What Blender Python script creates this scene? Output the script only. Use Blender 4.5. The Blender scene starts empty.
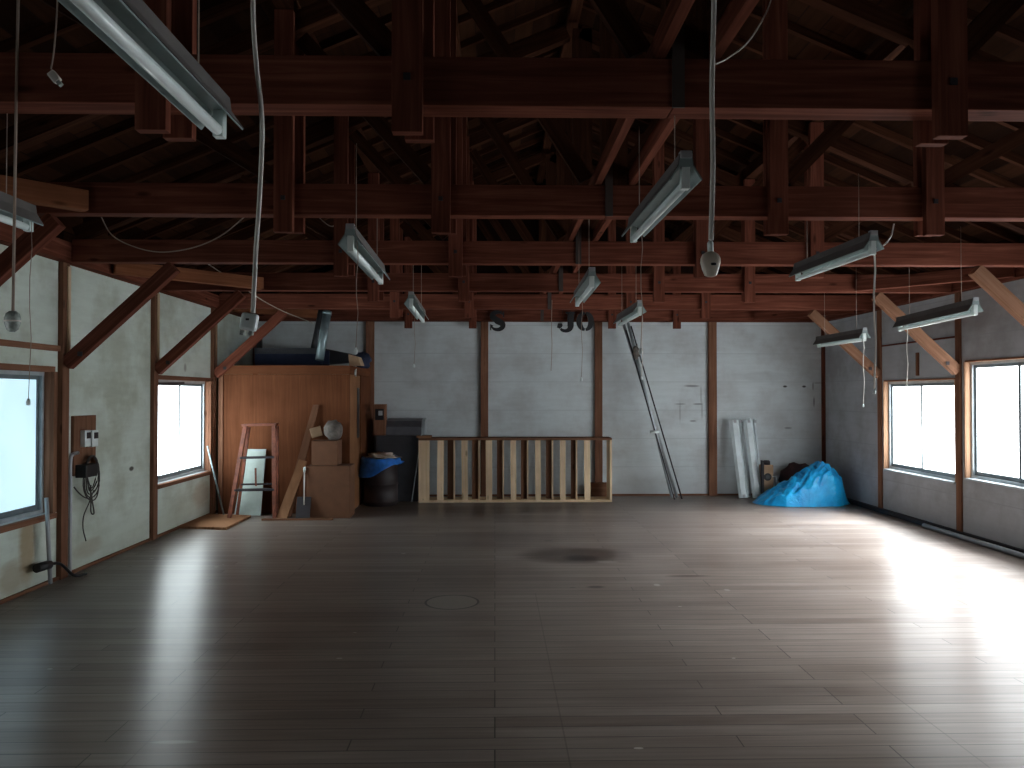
import bpy, bmesh, math, random
from mathutils import Vector, Matrix, noise
random.seed(7)
PI = math.pi
col = bpy.context.scene.collection
XL, XR, XC, YB, YF, HT = -3.84, 5.33, 0.71, 12.35, -3.6, 2.79
FPX, CX, CY, CAMZ = 770.0, 512.0, 384.0, 1.62
YAW, PIT = math.radians(1.27), math.radians(0.8)

# ------------------------------------------------------------------ helpers
def at(px, py, Y):
    """point of the place seen at a pixel, at distance Y from the camera wall line"""
    r = Vector((math.cos(YAW), -math.sin(YAW), 0))
    f = Vector((math.sin(YAW)*math.cos(PIT), math.cos(YAW)*math.cos(PIT), math.sin(PIT)))
    u = r.cross(f)
    d = f + r*((px-CX)/FPX) + u*((CY-py)/FPX)
    return Vector((0, 0, CAMZ)) + d*(Y/d.y)
def atf(px, py, z=0.0):
    p = at(px, py, 1.0) - Vector((0, 0, CAMZ))
    return Vector((0, 0, CAMZ)) + p*((z-CAMZ)/p.z)

class MB:
    def __init__(s):
        s.bm = bmesh.new(); s.uv = s.bm.loops.layers.uv.new('UVMap')
    def prism(s, ring0, ring1, u0=0., closed=True, caps=True):
        L = (Vector(ring0[0])-Vector(ring1[0])).length
        a = [s.bm.verts.new(p) for p in ring0]; b = [s.bm.verts.new(p) for p in ring1]
        n = len(a); v = random.random()*20; per = v
        for i in range(n if closed else n-1):
            j = (i+1) % n
            w = (a[i].co-a[j].co).length
            f = s.bm.faces.new((a[i], a[j], b[j], b[i]))
            for l, uv in zip(f.loops, ((u0, per), (u0, per+w), (u0+L, per+w), (u0+L, per))): l[s.uv].uv = uv
            per += w
        if caps:
            for c, rr in ((a[::-1], u0), (b, u0+L)):
                f = s.bm.faces.new(c)
                for k, l in enumerate(f.loops): l[s.uv].uv = (rr+.013*(k % 2), v+.3+.02*k)
        return a, b
    def bar(s, p, q, w, h, up=(0, 0, 1)):
        """rectangular section bar from p to q, w sideways, h along up"""
        p, q, up = Vector(p), Vector(q), Vector(up)
        d = (q-p).normalized()
        if abs(d.dot(up.normalized())) > .98: up = Vector((0, 1, 0)) if abs(d.y) < .9 else Vector((1, 0, 0))
        x = d.cross(up).normalized(); z = x.cross(d)
        o = [x*(-w/2)+z*(-h/2), x*(w/2)+z*(-h/2), x*(w/2)+z*(h/2), x*(-w/2)+z*(h/2)]
        s.prism([p+k for k in o], [q+k for k in o], random.random()*30)
        return s
    def box(s, x0, x1, y0, y1, z0, z1):
        X, Y, Z = x1-x0, y1-y0, z1-z0; m = max(X, Y, Z)
        cx, cy, cz = (x0+x1)/2, (y0+y1)/2, (z0+z1)/2
        if m == X: s.bar((x0, cy, cz), (x1, cy, cz), Y, Z)
        elif m == Y: s.bar((cx, y0, cz), (cx, y1, cz), X, Z)
        else: s.bar((cx, cy, z0), (cx, cy, z1), X, Y, (0, 1, 0))
        return s
    def tube(s, pts, r, n=8, caps=True):
        pts = [Vector(p) for p in pts]; rings = []
        ref = Vector((0, 0, 1))
        for i, p in enumerate(pts):
            d = (pts[min(i+1, len(pts)-1)]-pts[max(i-1, 0)]).normalized()
            if abs(d.dot(ref)) > .95: ref = Vector((0, 1, 0)) if abs(d.z) > .8 else Vector((0, 0, 1))
            x = d.cross(ref).normalized(); y = d.cross(x)
            rr = r[i] if isinstance(r, (list, tuple)) else r
            rings.append([s.bm.verts.new(p+x*math.cos(2*PI*k/n)*rr+y*math.sin(2*PI*k/n)*rr) for k in range(n)])
        for a, b in zip(rings, rings[1:]):
            for k in range(n):
                f = s.bm.faces.new((a[k], a[(k+1) % n], b[(k+1) % n], b[k])); f.smooth = True
        if caps: s.bm.faces.new(rings[0][::-1]); s.bm.faces.new(rings[-1])
        return s
    def lathe(s, c, prof, n=24, sy=1.0, sx=1.0):
        c = Vector(c); rings = []
        for r, z in prof:
            rings.append([s.bm.verts.new(c+Vector((sx*r*math.cos(2*PI*k/n), sy*r*math.sin(2*PI*k/n), z))) for k in range(n)])
        for a, b in zip(rings, rings[1:]):
            for k in range(n):
                f = s.bm.faces.new((a[k], a[(k+1) % n], b[(k+1) % n], b[k])); f.smooth = True
        s.bm.faces.new(rings[0][::-1]); s.bm.faces.new(rings[-1])
        return s
    def ribbon(s, pts, ws, y0, y1):
        """flat stroke in an XZ plane with varying width, extruded in depth"""
        P = [Vector((p[0], 0, p[1])) for p in pts]; L = []; R = []
        for i, p in enumerate(P):
            d = (P[min(i+1, len(P)-1)]-P[max(i-1, 0)]).normalized(); nrm = Vector((-d.z, 0, d.x))
            L.append(p+nrm*ws[i]/2); R.append(p-nrm*ws[i]/2)
        V = [[s.bm.verts.new((q.x, y, q.z)) for q in line] for line in (L, R) for y in (y0, y1)]
        l0, l1, r0, r1 = V
        for i in range(len(P)-1):
            for a, b in ((l0, r0), (r0, r1), (r1, l1), (l1, l0)):
                s.bm.faces.new((a[i], a[i+1], b[i+1], b[i]))
        for i in (0, -1): s.bm.faces.new((l0[i], r0[i], r1[i], l1[i]))
        return s
    def build(s, name, m, parent=None, bevel=0, smooth=False, origin=None):
        bmesh.ops.recalc_face_normals(s.bm, faces=s.bm.faces)
        me = bpy.data.meshes.new(name)
        if origin is None and parent is None:
            xs = [v.co for v in s.bm.verts]
            origin = Vector((sum(v.x for v in xs)/len(xs), sum(v.y for v in xs)/len(xs), min(v.z for v in xs)))
        off = parent.location if parent is not None and parent.parent is None else Vector((0, 0, 0))
        if parent is not None and parent.parent is not None: off = parent.parent.location + parent.location
        if parent is None:
            bmesh.ops.translate(s.bm, vec=-Vector(origin), verts=s.bm.verts)
        else:
            bmesh.ops.translate(s.bm, vec=-off, verts=s.bm.verts)
        s.bm.to_mesh(me); s.bm.free()
        o = bpy.data.objects.new(name, me); col.objects.link(o)
        if parent is None: o.location = origin
        else: o.parent = parent
        me.materials.append(m)
        if smooth:
            for p in me.polygons: p.use_smooth = True
        if bevel:
            b = o.modifiers.new('bevel', 'BEVEL'); b.width = bevel; b.segments = 2; b.limit_method = 'ANGLE'
        return o

def tag(o, label, cat, group=None):
    o['label'] = label; o['category'] = cat
    if group: o['group'] = group
    return o
def thing(name, loc, label, cat, group=None):
    o = bpy.data.objects.new(name, None); o.location = loc; o.empty_display_size = .1
    col.objects.link(o); return tag(o, label, cat, group)
def struct(o):
    o['kind'] = 'structure'; return o

# ------------------------------------------------------------------ materials
def new(name):
    m = bpy.data.materials.new(name); m.use_nodes = True
    n = m.node_tree.nodes; l = m.node_tree.links
    return m, n, l, n['Principled BSDF']
def N(n, t, **k):
    x = n.new(t)
    for a, b in k.items(): setattr(x, a, b)
    return x
def ramp(n, stops):
    r = n.new('ShaderNodeValToRGB'); e = r.color_ramp.elements
    while len(e) < len(stops): e.new(.5)
    for i, (p, c) in enumerate(stops): e[i].position = p; e[i].color = (*c, 1)
    return r
def bump(n, l, b, src, s=.3, d=.01):
    x = n.new('ShaderNodeBump'); x.inputs['Strength'].default_value = s; x.inputs['Distance'].default_value = d
    l.new(src, x.inputs['Height']); l.new(x.outputs[0], b.inputs['Normal'])
def mixc(n, l, a, b, f, mode='MIX'):
    x = n.new('ShaderNodeMix'); x.data_type = 'RGBA'; x.blend_type = mode
    for s, v in ((0, f), (6, a), (7, b)):
        if hasattr(v, 'is_output'): l.new(v, x.inputs[s])
        elif s == 0: x.inputs[0].default_value = v
        else: x.inputs[s].default_value = (*v, 1)
    return x.outputs[2]
def math_(n, l, op, a, b=0., c=None):
    x = n.new('ShaderNodeMath'); x.operation = op
    for i, v in enumerate((a, b) if c is None else (a, b, c)):
        if hasattr(v, 'is_output'): l.new(v, x.inputs[i])
        else: x.inputs[i].default_value = v
    return x.outputs[0]

def wood(name, c1, c2, c3, rough=.7, knots=True, per_obj=.35):
    m, n, l, b = new(name)
    uv = N(n, 'ShaderNodeTexCoord').outputs['UV']
    mp = N(n, 'ShaderNodeMapping'); mp.inputs['Scale'].default_value = (1.2, 26, 1); l.new(uv, mp.inputs[0])
    t = N(n, 'ShaderNodeTexNoise'); t.inputs['Scale'].default_value = 1.; t.inputs['Detail'].default_value = 5; t.inputs['Distortion'].default_value = 1.1
    l.new(mp.outputs[0], t.inputs['Vector'])
    r = ramp(n, [(.28, c1), (.52, c2), (.75, c3)]); l.new(t.outputs[0], r.inputs[0])
    c = r.outputs[0]
    if knots:
        mp2 = N(n, 'ShaderNodeMapping'); mp2.inputs['Scale'].default_value = (1.6, 5, 1); l.new(uv, mp2.inputs[0])
        v = N(n, 'ShaderNodeTexVoronoi'); v.inputs['Scale'].default_value = 1.3; l.new(mp2.outputs[0], v.inputs['Vector'])
        kr = ramp(n, [(.05, (1, 1, 1)), (.13, (0, 0, 0))]); l.new(v.outputs['Distance'], kr.inputs[0])
        c = mixc(n, l, c, tuple(x*.35 for x in c1), math_(n, l, 'MULTIPLY', kr.outputs[0], .75))
    t2 = N(n, 'ShaderNodeTexNoise'); t2.inputs['Scale'].default_value = 1.7; t2.inputs['Detail'].default_value = 3
    l.new(N(n, 'ShaderNodeTexCoord').outputs['Object'], t2.inputs['Vector'])
    dr = ramp(n, [(.35, (.62, .6, .6)), (.65, (1, 1, 1))]); l.new(t2.outputs[0], dr.inputs[0])
    c = mixc(n, l, c, dr.outputs[0], .7, 'MULTIPLY')
    oi = N(n, 'ShaderNodeObjectInfo')
    vr = math_(n, l, 'MULTIPLY_ADD', oi.outputs['Random'], per_obj, 1-per_obj/2)
    hs = N(n, 'ShaderNodeHueSaturation'); l.new(vr, hs.inputs['Value']); l.new(c, hs.inputs['Color'])
    l.new(hs.outputs[0], b.inputs['Base Color']); b.inputs['Roughness'].default_value = rough; b.inputs['Specular IOR Level'].default_value = .015
    bump(n, l, b, t.outputs[0], .25, .004)
    return m
def plain(name, c, rough=.5, metal=0., var=.12, scale=9., spec=None):
    m, n, l, b = new(name)
    t = N(n, 'ShaderNodeTexNoise'); t.inputs['Scale'].default_value = scale; t.inputs['Detail'].default_value = 4
    l.new(N(n, 'ShaderNodeTexCoord').outputs['Object'], t.inputs['Vector'])
    r = ramp(n, [(.3, tuple(x*(1-var) for x in c)), (.7, tuple(min(1, x*(1+var)) for x in c))]); l.new(t.outputs[0], r.inputs[0])
    l.new(r.outputs[0], b.inputs['Base Color']); b.inputs['Roughness'].default_value = rough; b.inputs['Metallic'].default_value = metal
    if spec is not None: b.inputs['Specular IOR Level'].default_value = spec
    return m

M = {}
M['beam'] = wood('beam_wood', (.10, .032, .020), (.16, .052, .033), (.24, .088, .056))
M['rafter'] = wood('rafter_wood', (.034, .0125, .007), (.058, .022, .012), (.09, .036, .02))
M['beam_new'] = wood('orange_beam_wood', (.20, .075, .036), (.26, .10, .05), (.32, .135, .068))
M['brace'] = wood('brace_wood', (.24, .12, .07), (.31, .16, .1), (.38, .21, .135))
M['post'] = wood('post_wood', (.18, .085, .052), (.25, .122, .076), (.33, .17, .108))
M['jamb'] = wood('jamb_wood', (.36, .2, .12), (.45, .27, .17), (.53, .33, .22))
M['pine'] = wood('pine_wood', (.76, .55, .34), (.86, .65, .43), (.93, .75, .54))
M['slat_dark'] = wood('brown_slat_wood', (.17, .085, .05), (.24, .12, .075), (.3, .16, .1))  # brown wood; on the rear slats it also carries painted shade
M['plank'] = wood('plank_wood', (.2, .1, .055), (.3, .155, .085), (.38, .21, .12))
M['ply'] = wood('plywood', (.13, .048, .023), (.16, .060, .029), (.19, .075, .036), knots=False, per_obj=.1)
M['ply_light'] = wood('light_plywood', (.25, .12, .06), (.3, .145, .072), (.34, .17, .09), knots=False)
M['card'] = plain('cardboard', (.155, .066, .032), .85)
M['card_light'] = plain('pale_cardboard', (.4, .26, .16), .85)
M['white_metal'] = plain('white_enamel', (.74, .82, .8), .4, 0, .1)
M['refl_in'] = plain('dull_teal_reflector', (.27, .34, .335), .4, 0, .12)
M['tube'] = plain('frosted_tube', (.86, .95, .95), .25, 0, .03)
M['grey_metal'] = plain('grey_metal', (.4, .42, .44), .45, .3)
M['alu'] = plain('aluminium', (.45, .5, .53), .45, .4)
M['alu_dark'] = plain('dull_aluminium', (.16, .2, .22), .5, .2)
M['steel'] = plain('galvanised_steel', (.26, .34, .36), .45, .45)
M['iron'] = plain('dark_iron', (.03, .025, .03), .6, .3)
M['strap'] = plain('rusty_strap', (.05, .035, .03), .7)
M['black'] = plain('black_paint', (.012, .012, .014), .5)
M['charcoal'] = plain('charcoal_metal', (.045, .047, .055), .5, 0)
M['hood'] = plain('hood_metal', (.12, .12, .135), .45, .2)
M['housing'] = plain('dusty_shaded_housing', (.11, .1, .095), .7, 0, .15)  # dust colour, darkened further to paint in shade on the unlit outer side
M['drum'] = plain('drum_enamel', (.018, .010, .011), .6, 0)
M['cord'] = plain('pale_cord', (.74, .7, .64), .7, 0)
M['cord_brown'] = plain('dusty_brown_cord', (.34, .26, .21), .8)
M['cord_dark'] = plain('dark_cord', (.05, .045, .04), .7)
M['plastic'] = plain('white_plastic', (.8, .88, .88), .4, 0, .05)
M['beige'] = plain('beige_plastic', (.82, .72, .6), .4, 0, .1)
M['glass_grey'] = plain('grey_plastic', (.4, .45, .42), .2, 0, .4, 40)
M['navy'] = plain('navy_cloth', (.02, .03, .07), .8)
M['blue_bag'] = plain('blue_plastic_bag', (.02, .16, .55), .4, 0, .35, 12)
M['paper'] = plain('crumpled_paper', (.42, .34, .28), .8)
M['board_green'] = plain('pale_green_board', (.42, .5, .47), .6, 0, .12)
M['ladder'] = plain('worn_red_paint', (.17, .045, .022), .55, 0, .4, 15)
M['cloth_grey'] = plain('dusty_cloth', (.15, .13, .115), .9, 0, .3, 20)
M['maroon'] = plain('maroon_cloth', (.05, .02, .022), .9)
M['reflector'] = plain('dusty_reflector', (.62, .7, .72), .4, 0, .12, 5)

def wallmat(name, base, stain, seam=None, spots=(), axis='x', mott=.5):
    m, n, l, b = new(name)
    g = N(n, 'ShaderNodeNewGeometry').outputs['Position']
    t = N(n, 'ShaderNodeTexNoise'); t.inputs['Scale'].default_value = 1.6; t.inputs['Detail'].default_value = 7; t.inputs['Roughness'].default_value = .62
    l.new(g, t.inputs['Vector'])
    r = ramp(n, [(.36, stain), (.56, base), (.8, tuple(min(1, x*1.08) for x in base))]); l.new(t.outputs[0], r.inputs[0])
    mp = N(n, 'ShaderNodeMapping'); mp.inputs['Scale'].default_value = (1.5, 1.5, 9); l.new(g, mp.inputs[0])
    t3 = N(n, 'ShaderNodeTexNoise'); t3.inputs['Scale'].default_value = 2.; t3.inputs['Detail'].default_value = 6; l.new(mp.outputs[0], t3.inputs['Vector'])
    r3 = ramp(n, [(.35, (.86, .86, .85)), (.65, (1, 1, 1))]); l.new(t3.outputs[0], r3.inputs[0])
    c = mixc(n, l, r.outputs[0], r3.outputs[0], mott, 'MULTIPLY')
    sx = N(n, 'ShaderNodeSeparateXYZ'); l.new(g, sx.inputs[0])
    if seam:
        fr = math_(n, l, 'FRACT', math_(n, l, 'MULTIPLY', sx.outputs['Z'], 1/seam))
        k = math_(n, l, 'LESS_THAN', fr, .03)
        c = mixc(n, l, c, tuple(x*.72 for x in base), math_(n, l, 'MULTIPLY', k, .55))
    # dirt creeping up from the foot of the wall
    t4 = math_(n, l, 'MULTIPLY_ADD', t.outputs[0], .55, -.1)
    d = N(n, 'ShaderNodeMapRange'); d.clamp = True
    l.new(math_(n, l, 'SUBTRACT', sx.outputs['Z'], t4), d.inputs[0])
    d.inputs[1].default_value = .25; d.inputs[2].default_value = -.1; d.inputs[3].default_value = 0; d.inputs[4].default_value = .55
    c = mixc(n, l, c, stain, d.outputs[0])
    for (a, z, ra, rz, colr, amt) in spots:
        ax = sx.outputs['X'] if axis == 'x' else sx.outputs['Y']
        nz = math_(n, l, 'MULTIPLY_ADD', t3.outputs[0], .6, -.3)
        dx = math_(n, l, 'ABSOLUTE', math_(n, l, 'MULTIPLY', math_(n, l, 'SUBTRACT', ax, a), 1/ra))
        dz = math_(n, l, 'ABSOLUTE', math_(n, l, 'MULTIPLY', math_(n, l, 'SUBTRACT', sx.outputs['Z'], z), 1/rz))
        q = math_(n, l, 'ADD', math_(n, l, 'ADD', math_(n, l, 'POWER', dx, 2.), math_(n, l, 'POWER', dz, 2.)), nz)
        mr = N(n, 'ShaderNodeMapRange'); mr.clamp = True; l.new(q, mr.inputs[0])
        mr.inputs[1].default_value = 1.; mr.inputs[2].default_value = .3; mr.inputs[3].default_value = 0; mr.inputs[4].default_value = amt
        c = mixc(n, l, c, colr, mr.outputs[0])
    l.new(c, b.inputs['Base Color']); b.inputs['Roughness'].default_value = .75
    b.inputs['Specular IOR Level'].default_value = .25
    bump(n, l, b, t3.outputs[0], .15, .01)
    return m
def bw(px, py): p = at(px, py, YB); return p.x, p.z
dk = (.05, .045, .045)
sp = []
for px, py, w, h, a in ((692, 386, 9, 1.3, .6), (680, 404, 7, 1, .45), (698, 404, 6, 1.1, .55), (701, 395, 1, 12, .3), (702, 410, 1, 11, .3), (680, 412, 1, 13, .3),
                        (693, 421, 4, 1, .55), (785, 386.5, 2.6, 1.4, .95), (804, 386.5, 2.4, 1.3, .95), (814, 402, 1.2, 6, .6), (813, 386, 1, 5, .5), (818, 383, 6, .9, .4),
                        (788, 428, 4.5, 1.1, .5), (760, 376, 30, 6, .12)):
    x, z = bw(px, py); sp.append((x, z, w/62.5, h/62.5, dk, a))
for px, py, w, h in ((680, 432, 14, 5), (425, 375, 14, 6), (650, 470, 22, 10)):
    x, z = bw(px, py); sp.append((x, z, w/62.5, h/62.5, (.72, .76, .78), .4))
M['wall_back'] = wallmat('painted_board_back', (.66, .715, .735), (.54, .565, .575), .455, sp)
def lw(px, py):
    k = 770*3.84/(495-px); return k, CAMZ+(395-py)*k/770
sl = []
for px, py, w, h, c_, a in ((35, 545, 2., .5, (.36, .25, .13), .75), (20, 575, .2, .16, (.3, .2, .1), .5), (136, 468, .06, .03, (.05, .04, .03), .9), (95, 545, .3, .1, (.35, .27, .17), .4), (188, 368, .05, .06, (.2, .2, .17), .6), (205, 493, .35, .2, (.4, .26, .14), .45)):
    y, z = lw(px, py); sl.append((y, z, w if w < .9 else .13, h if w < .9 else .35, c_, a))
M['wall_left'] = wallmat('painted_board_left', (.68, .75, .68), (.52, .56, .47), None, sl, 'y', .7)
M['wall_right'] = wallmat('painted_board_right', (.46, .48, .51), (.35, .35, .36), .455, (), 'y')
M['wall_front'] = wallmat('painted_board_front', (.3, .29, .28), (.2, .19, .18))

def floormat():
    m, n, l, b = new('old_plank_floor')
    g = N(n, 'ShaderNodeNewGeometry').outputs['Position']
    br = N(n, 'ShaderNodeTexBrick'); br.offset = .37; br.offset_frequency = 3; br.squash = 1
    l.new(g, br.inputs['Vector'])
    br.inputs['Scale'].default_value = 1; br.inputs['Brick Width'].default_value = 1.82; br.inputs['Row Height'].default_value = .118
    br.inputs['Mortar Size'].default_value = .0035; br.inputs['Mortar Smooth'].default_value = .2; br.inputs['Bias'].default_value = 0
    br.inputs['Color1'].default_value = (0, 0, 0, 1); br.inputs['Color2'].default_value = (1, 1, 1, 1); br.inputs['Mortar'].default_value = (.5, .5, .5, 1)
    cr = ramp(n, [(0, (.215, .172, .145)), (.35, (.265, .22, .188)), (.7, (.285, .238, .206)), (1, (.33, .28, .245))]); l.new(br.outputs['Color'], cr.inputs[0])
    mp = N(n, 'ShaderNodeMapping'); mp.inputs['Scale'].default_value = (1.5, 32, 1); l.new(g, mp.inputs[0])
    t = N(n, 'ShaderNodeTexNoise'); t.inputs['Scale'].default_value = 1.; t.inputs['Detail'].default_value = 6; t.inputs['Distortion'].default_value = .4; l.new(mp.outputs[0], t.inputs['Vector'])
    gr = ramp(n, [(.3, (.6, .58, .57)), (.7, (1.0, 1.0, 1.0))]); l.new(t.outputs[0], gr.inputs[0])
    c = mixc(n, l, cr.outputs[0], gr.outputs[0], .8, 'MULTIPLY')
    t2 = N(n, 'ShaderNodeTexNoise'); t2.inputs['Scale'].default_value = .8; t2.inputs['Detail'].default_value = 6; l.new(g, t2.inputs['Vector'])
    wr = ramp(n, [(.35, (.74, .70, .69)), (.62, (1., 1., 1.))]); l.new(t2.outputs[0], wr.inputs[0])
    c = mixc(n, l, c, wr.outputs[0], .8, 'MULTIPLY')
    sx = N(n, 'ShaderNodeSeparateXYZ'); l.new(g, sx.inputs[0])
    c = mixc(n, l, c, (.025, .02, .018), math_(n, l, 'MULTIPLY', br.outputs['Fac'], .9))
    for sc_, th_, cc, am in ((5.5, .030, (.62, .6, .56), .8), (4.3, .035, (.03, .022, .02), .85), (2.1, .03, (.03, .022, .02), .8)):
        vo = N(n, 'ShaderNodeTexVoronoi'); vo.inputs['Scale'].default_value = sc_; mv = N(n, 'ShaderNodeMapping'); mv.inputs['Scale'].default_value = (.45, 1, 0); mv.inputs['Location'].default_value = (sc_, sc_*2, 0)
        l.new(g, mv.inputs[0]); l.new(mv.outputs[0], vo.inputs['Vector'])
        sel = N(n, 'ShaderNodeSeparateColor'); l.new(vo.outputs['Color'], sel.inputs[0])
        k = math_(n, l, 'MULTIPLY', math_(n, l, 'LESS_THAN', vo.outputs['Distance'], math_(n, l, 'MULTIPLY', sel.outputs[1], th_*2)), math_(n, l, 'GREATER_THAN', sel.outputs[0], .72))
        c = mixc(n, l, c, cc, math_(n, l, 'MULTIPLY', k, am))
    # long joints that cross the planks where floor sheets meet
    for X, y0, y1 in ((-1.62, 2.5, 5.2), (.33, 2.6, 6.3), (2.15, 2.0, 4.5), (4.0, 3.5, 8)):
        k = math_(n, l, 'LESS_THAN', math_(n, l, 'ABSOLUTE', math_(n, l, 'SUBTRACT', sx.outputs['X'], X)), .004)
        k2 = math_(n, l, 'MULTIPLY', math_(n, l, 'GREATER_THAN', sx.outputs['Y'], y0), math_(n, l, 'LESS_THAN', sx.outputs['Y'], y1))
        c = mixc(n, l, c, (.03, .024, .02), math_(n, l, 'MULTIPLY', math_(n, l, 'MULTIPLY', k, k2), .4))
    def spot(px, py, rx, ry, colr, amt, nzs=.8):
        nonlocal c
        p = atf(px, py)
        dx = math_(n, l, 'MULTIPLY', math_(n, l, 'SUBTRACT', sx.outputs['X'], p.x), 1/rx)
        dy = math_(n, l, 'MULTIPLY', math_(n, l, 'SUBTRACT', sx.outputs['Y'], p.y), 1/ry)
        q = math_(n, l, 'ADD', math_(n, l, 'ADD', math_(n, l, 'MULTIPLY', dx, dx), math_(n, l, 'MULTIPLY', dy, dy)),
                  math_(n, l, 'MULTIPLY_ADD', t.outputs[0], nzs, -nzs/2))
        mr = N(n, 'ShaderNodeMapRange'); mr.clamp = True; l.new(q, mr.inputs[0])
        mr.inputs[1].default_value = 1.; mr.inputs[2].default_value = .3; mr.inputs[3].default_value = 0; mr.inputs[4].default_value = amt
        c = mixc(n, l, c, colr, mr.outputs[0]); return mr.outputs[0]
    spot(575, 555, .62, .5, (.03, .014, .010), .75)
    spot(581, 558, .2, .17, (.012, .006, .006), .9)
    spot(607, 562, .12, .06, (.3, .27, .24), .7)
    spot(596, 587, .09, .05, (.02, .012, .01), .9)
    spot(688, 576, .22, .05, (.05, .025, .015), .8)
    spot(240, 648, .35, .12, (.04, .035, .03), .45)
    spot(175, 742, .12, .02, (.5, .48, .45), .8)
    spot(657, 585, .03, .05, (.4, .38, .35), .8); spot(727, 590, .03, .04, (.4, .38, .35), .6)
    spot(320, 715, .5, .07, (.05, .04, .035), .4)
    spot(700, 690, .9, .3, (.08, .06, .05), .35); spot(480, 540, 1.0, .6, (.07, .045, .04), .35)
    # the round cut-out set in the floor
    p = atf(452, 602)
    dx = math_(n, l, 'SUBTRACT', sx.outputs['X'], p.x); dy = math_(n, l, 'SUBTRACT', sx.outputs['Y'], p.y)
    d = math_(n, l, 'SQRT', math_(n, l, 'ADD', math_(n, l, 'MULTIPLY', dx, dx), math_(n, l, 'MULTIPLY', dy, dy)))
    c = mixc(n, l, c, (.27, .24, .21), math_(n, l, 'MULTIPLY', math_(n, l, 'LESS_THAN', d, .2), .7))
    k = math_(n, l, 'LESS_THAN', math_(n, l, 'ABSOLUTE', math_(n, l, 'SUBTRACT', d, .205)), .009)
    c = mixc(n, l, c, (.012, .01, .009), math_(n, l, 'MULTIPLY', k, .9))
    l.new(c, b.inputs['Base Color'])
    rr = N(n, 'ShaderNodeMapRange'); l.new(t2.outputs[0], rr.inputs[0])
    rr.inputs[1].default_value = .3; rr.inputs[2].default_value = .7; rr.inputs[3].default_value = .36; rr.inputs[4].default_value = .26
    b.inputs['Roughness'].default_value = .34; b.inputs['Specular IOR Level'].default_value = .6
    tg = N(n, 'ShaderNodeCombineXYZ'); tg.inputs[1].default_value = 1.; l.new(tg.outputs[0], b.inputs['Tangent']); b.inputs['Anisotropic'].default_value = .72
    hh = math_(n, l, 'ADD', math_(n, l, 'MULTIPLY', t.outputs[0], .35), math_(n, l, 'MULTIPLY', br.outputs['Color'], .3))
    hh = math_(n, l, 'SUBTRACT', hh, br.outputs['Fac'])
    bump(n, l, b, hh, .25, .0012)
    return m
M['floor'] = floormat()

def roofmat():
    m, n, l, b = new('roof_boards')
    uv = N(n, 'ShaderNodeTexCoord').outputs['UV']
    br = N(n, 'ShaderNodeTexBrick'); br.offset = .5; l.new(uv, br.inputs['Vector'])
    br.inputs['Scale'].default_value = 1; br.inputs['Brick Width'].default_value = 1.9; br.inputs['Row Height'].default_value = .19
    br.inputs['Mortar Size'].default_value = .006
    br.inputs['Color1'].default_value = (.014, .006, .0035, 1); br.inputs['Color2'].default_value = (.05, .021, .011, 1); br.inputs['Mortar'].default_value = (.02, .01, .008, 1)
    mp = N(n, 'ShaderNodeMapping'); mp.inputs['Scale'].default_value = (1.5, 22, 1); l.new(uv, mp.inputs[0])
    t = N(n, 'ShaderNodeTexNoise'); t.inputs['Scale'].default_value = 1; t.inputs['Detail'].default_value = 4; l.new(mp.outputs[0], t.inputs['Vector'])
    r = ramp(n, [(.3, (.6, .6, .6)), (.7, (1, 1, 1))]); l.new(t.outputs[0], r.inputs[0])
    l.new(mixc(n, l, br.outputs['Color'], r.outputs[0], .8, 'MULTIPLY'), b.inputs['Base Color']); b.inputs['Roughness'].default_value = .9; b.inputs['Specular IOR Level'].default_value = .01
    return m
M['roof'] = roofmat()

def panemat(name, c, s, lo=.8, clear=0.):
    """frosted window pane lit by the daylight behind it"""
    m, n, l, b = new(name)
    b.inputs['Base Color'].default_value = (.6, .65, .68, 1); b.inputs['Roughness'].default_value = .35
    t = N(n, 'ShaderNodeTexNoise'); t.inputs['Scale'].default_value = 1.1; t.inputs['Detail'].default_value = 2
    l.new(N(n, 'ShaderNodeNewGeometry').outputs['Position'], t.inputs['Vector'])
    r = ramp(n, [(.35, tuple(x*lo for x in c)), (.65, c)]); l.new(t.outputs[0], r.inputs[0])
    l.new(r.outputs[0], b.inputs['Emission Color']); b.inputs['Emission Strength'].default_value = s
    if clear:
        tr = N(n, 'ShaderNodeBsdfTransparent'); mx = N(n, 'ShaderNodeMixShader'); mx.inputs[0].default_value = 1-clear
        l.new(tr.outputs[0], mx.inputs[1]); l.new(b.outputs[0], mx.inputs[2]); l.new(mx.outputs[0], n['Material Output'].inputs['Surface'])
    return m
M['pane_left_near'] = panemat('frosted_pane_shaded', (.50, .76, .88), .62)
M['pane_left'] = panemat('frosted_pane_left', (.86, .97, 1.0), 5.5)
M['pane_right'] = panemat('frosted_pane_bright', (.93, .98, 1.0), 7.0, .8, .6)
M['pane_added'] = panemat('added_frosted_pane', (.93, .98, 1.0), 1.8)  # glow for the added windows out of view

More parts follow.
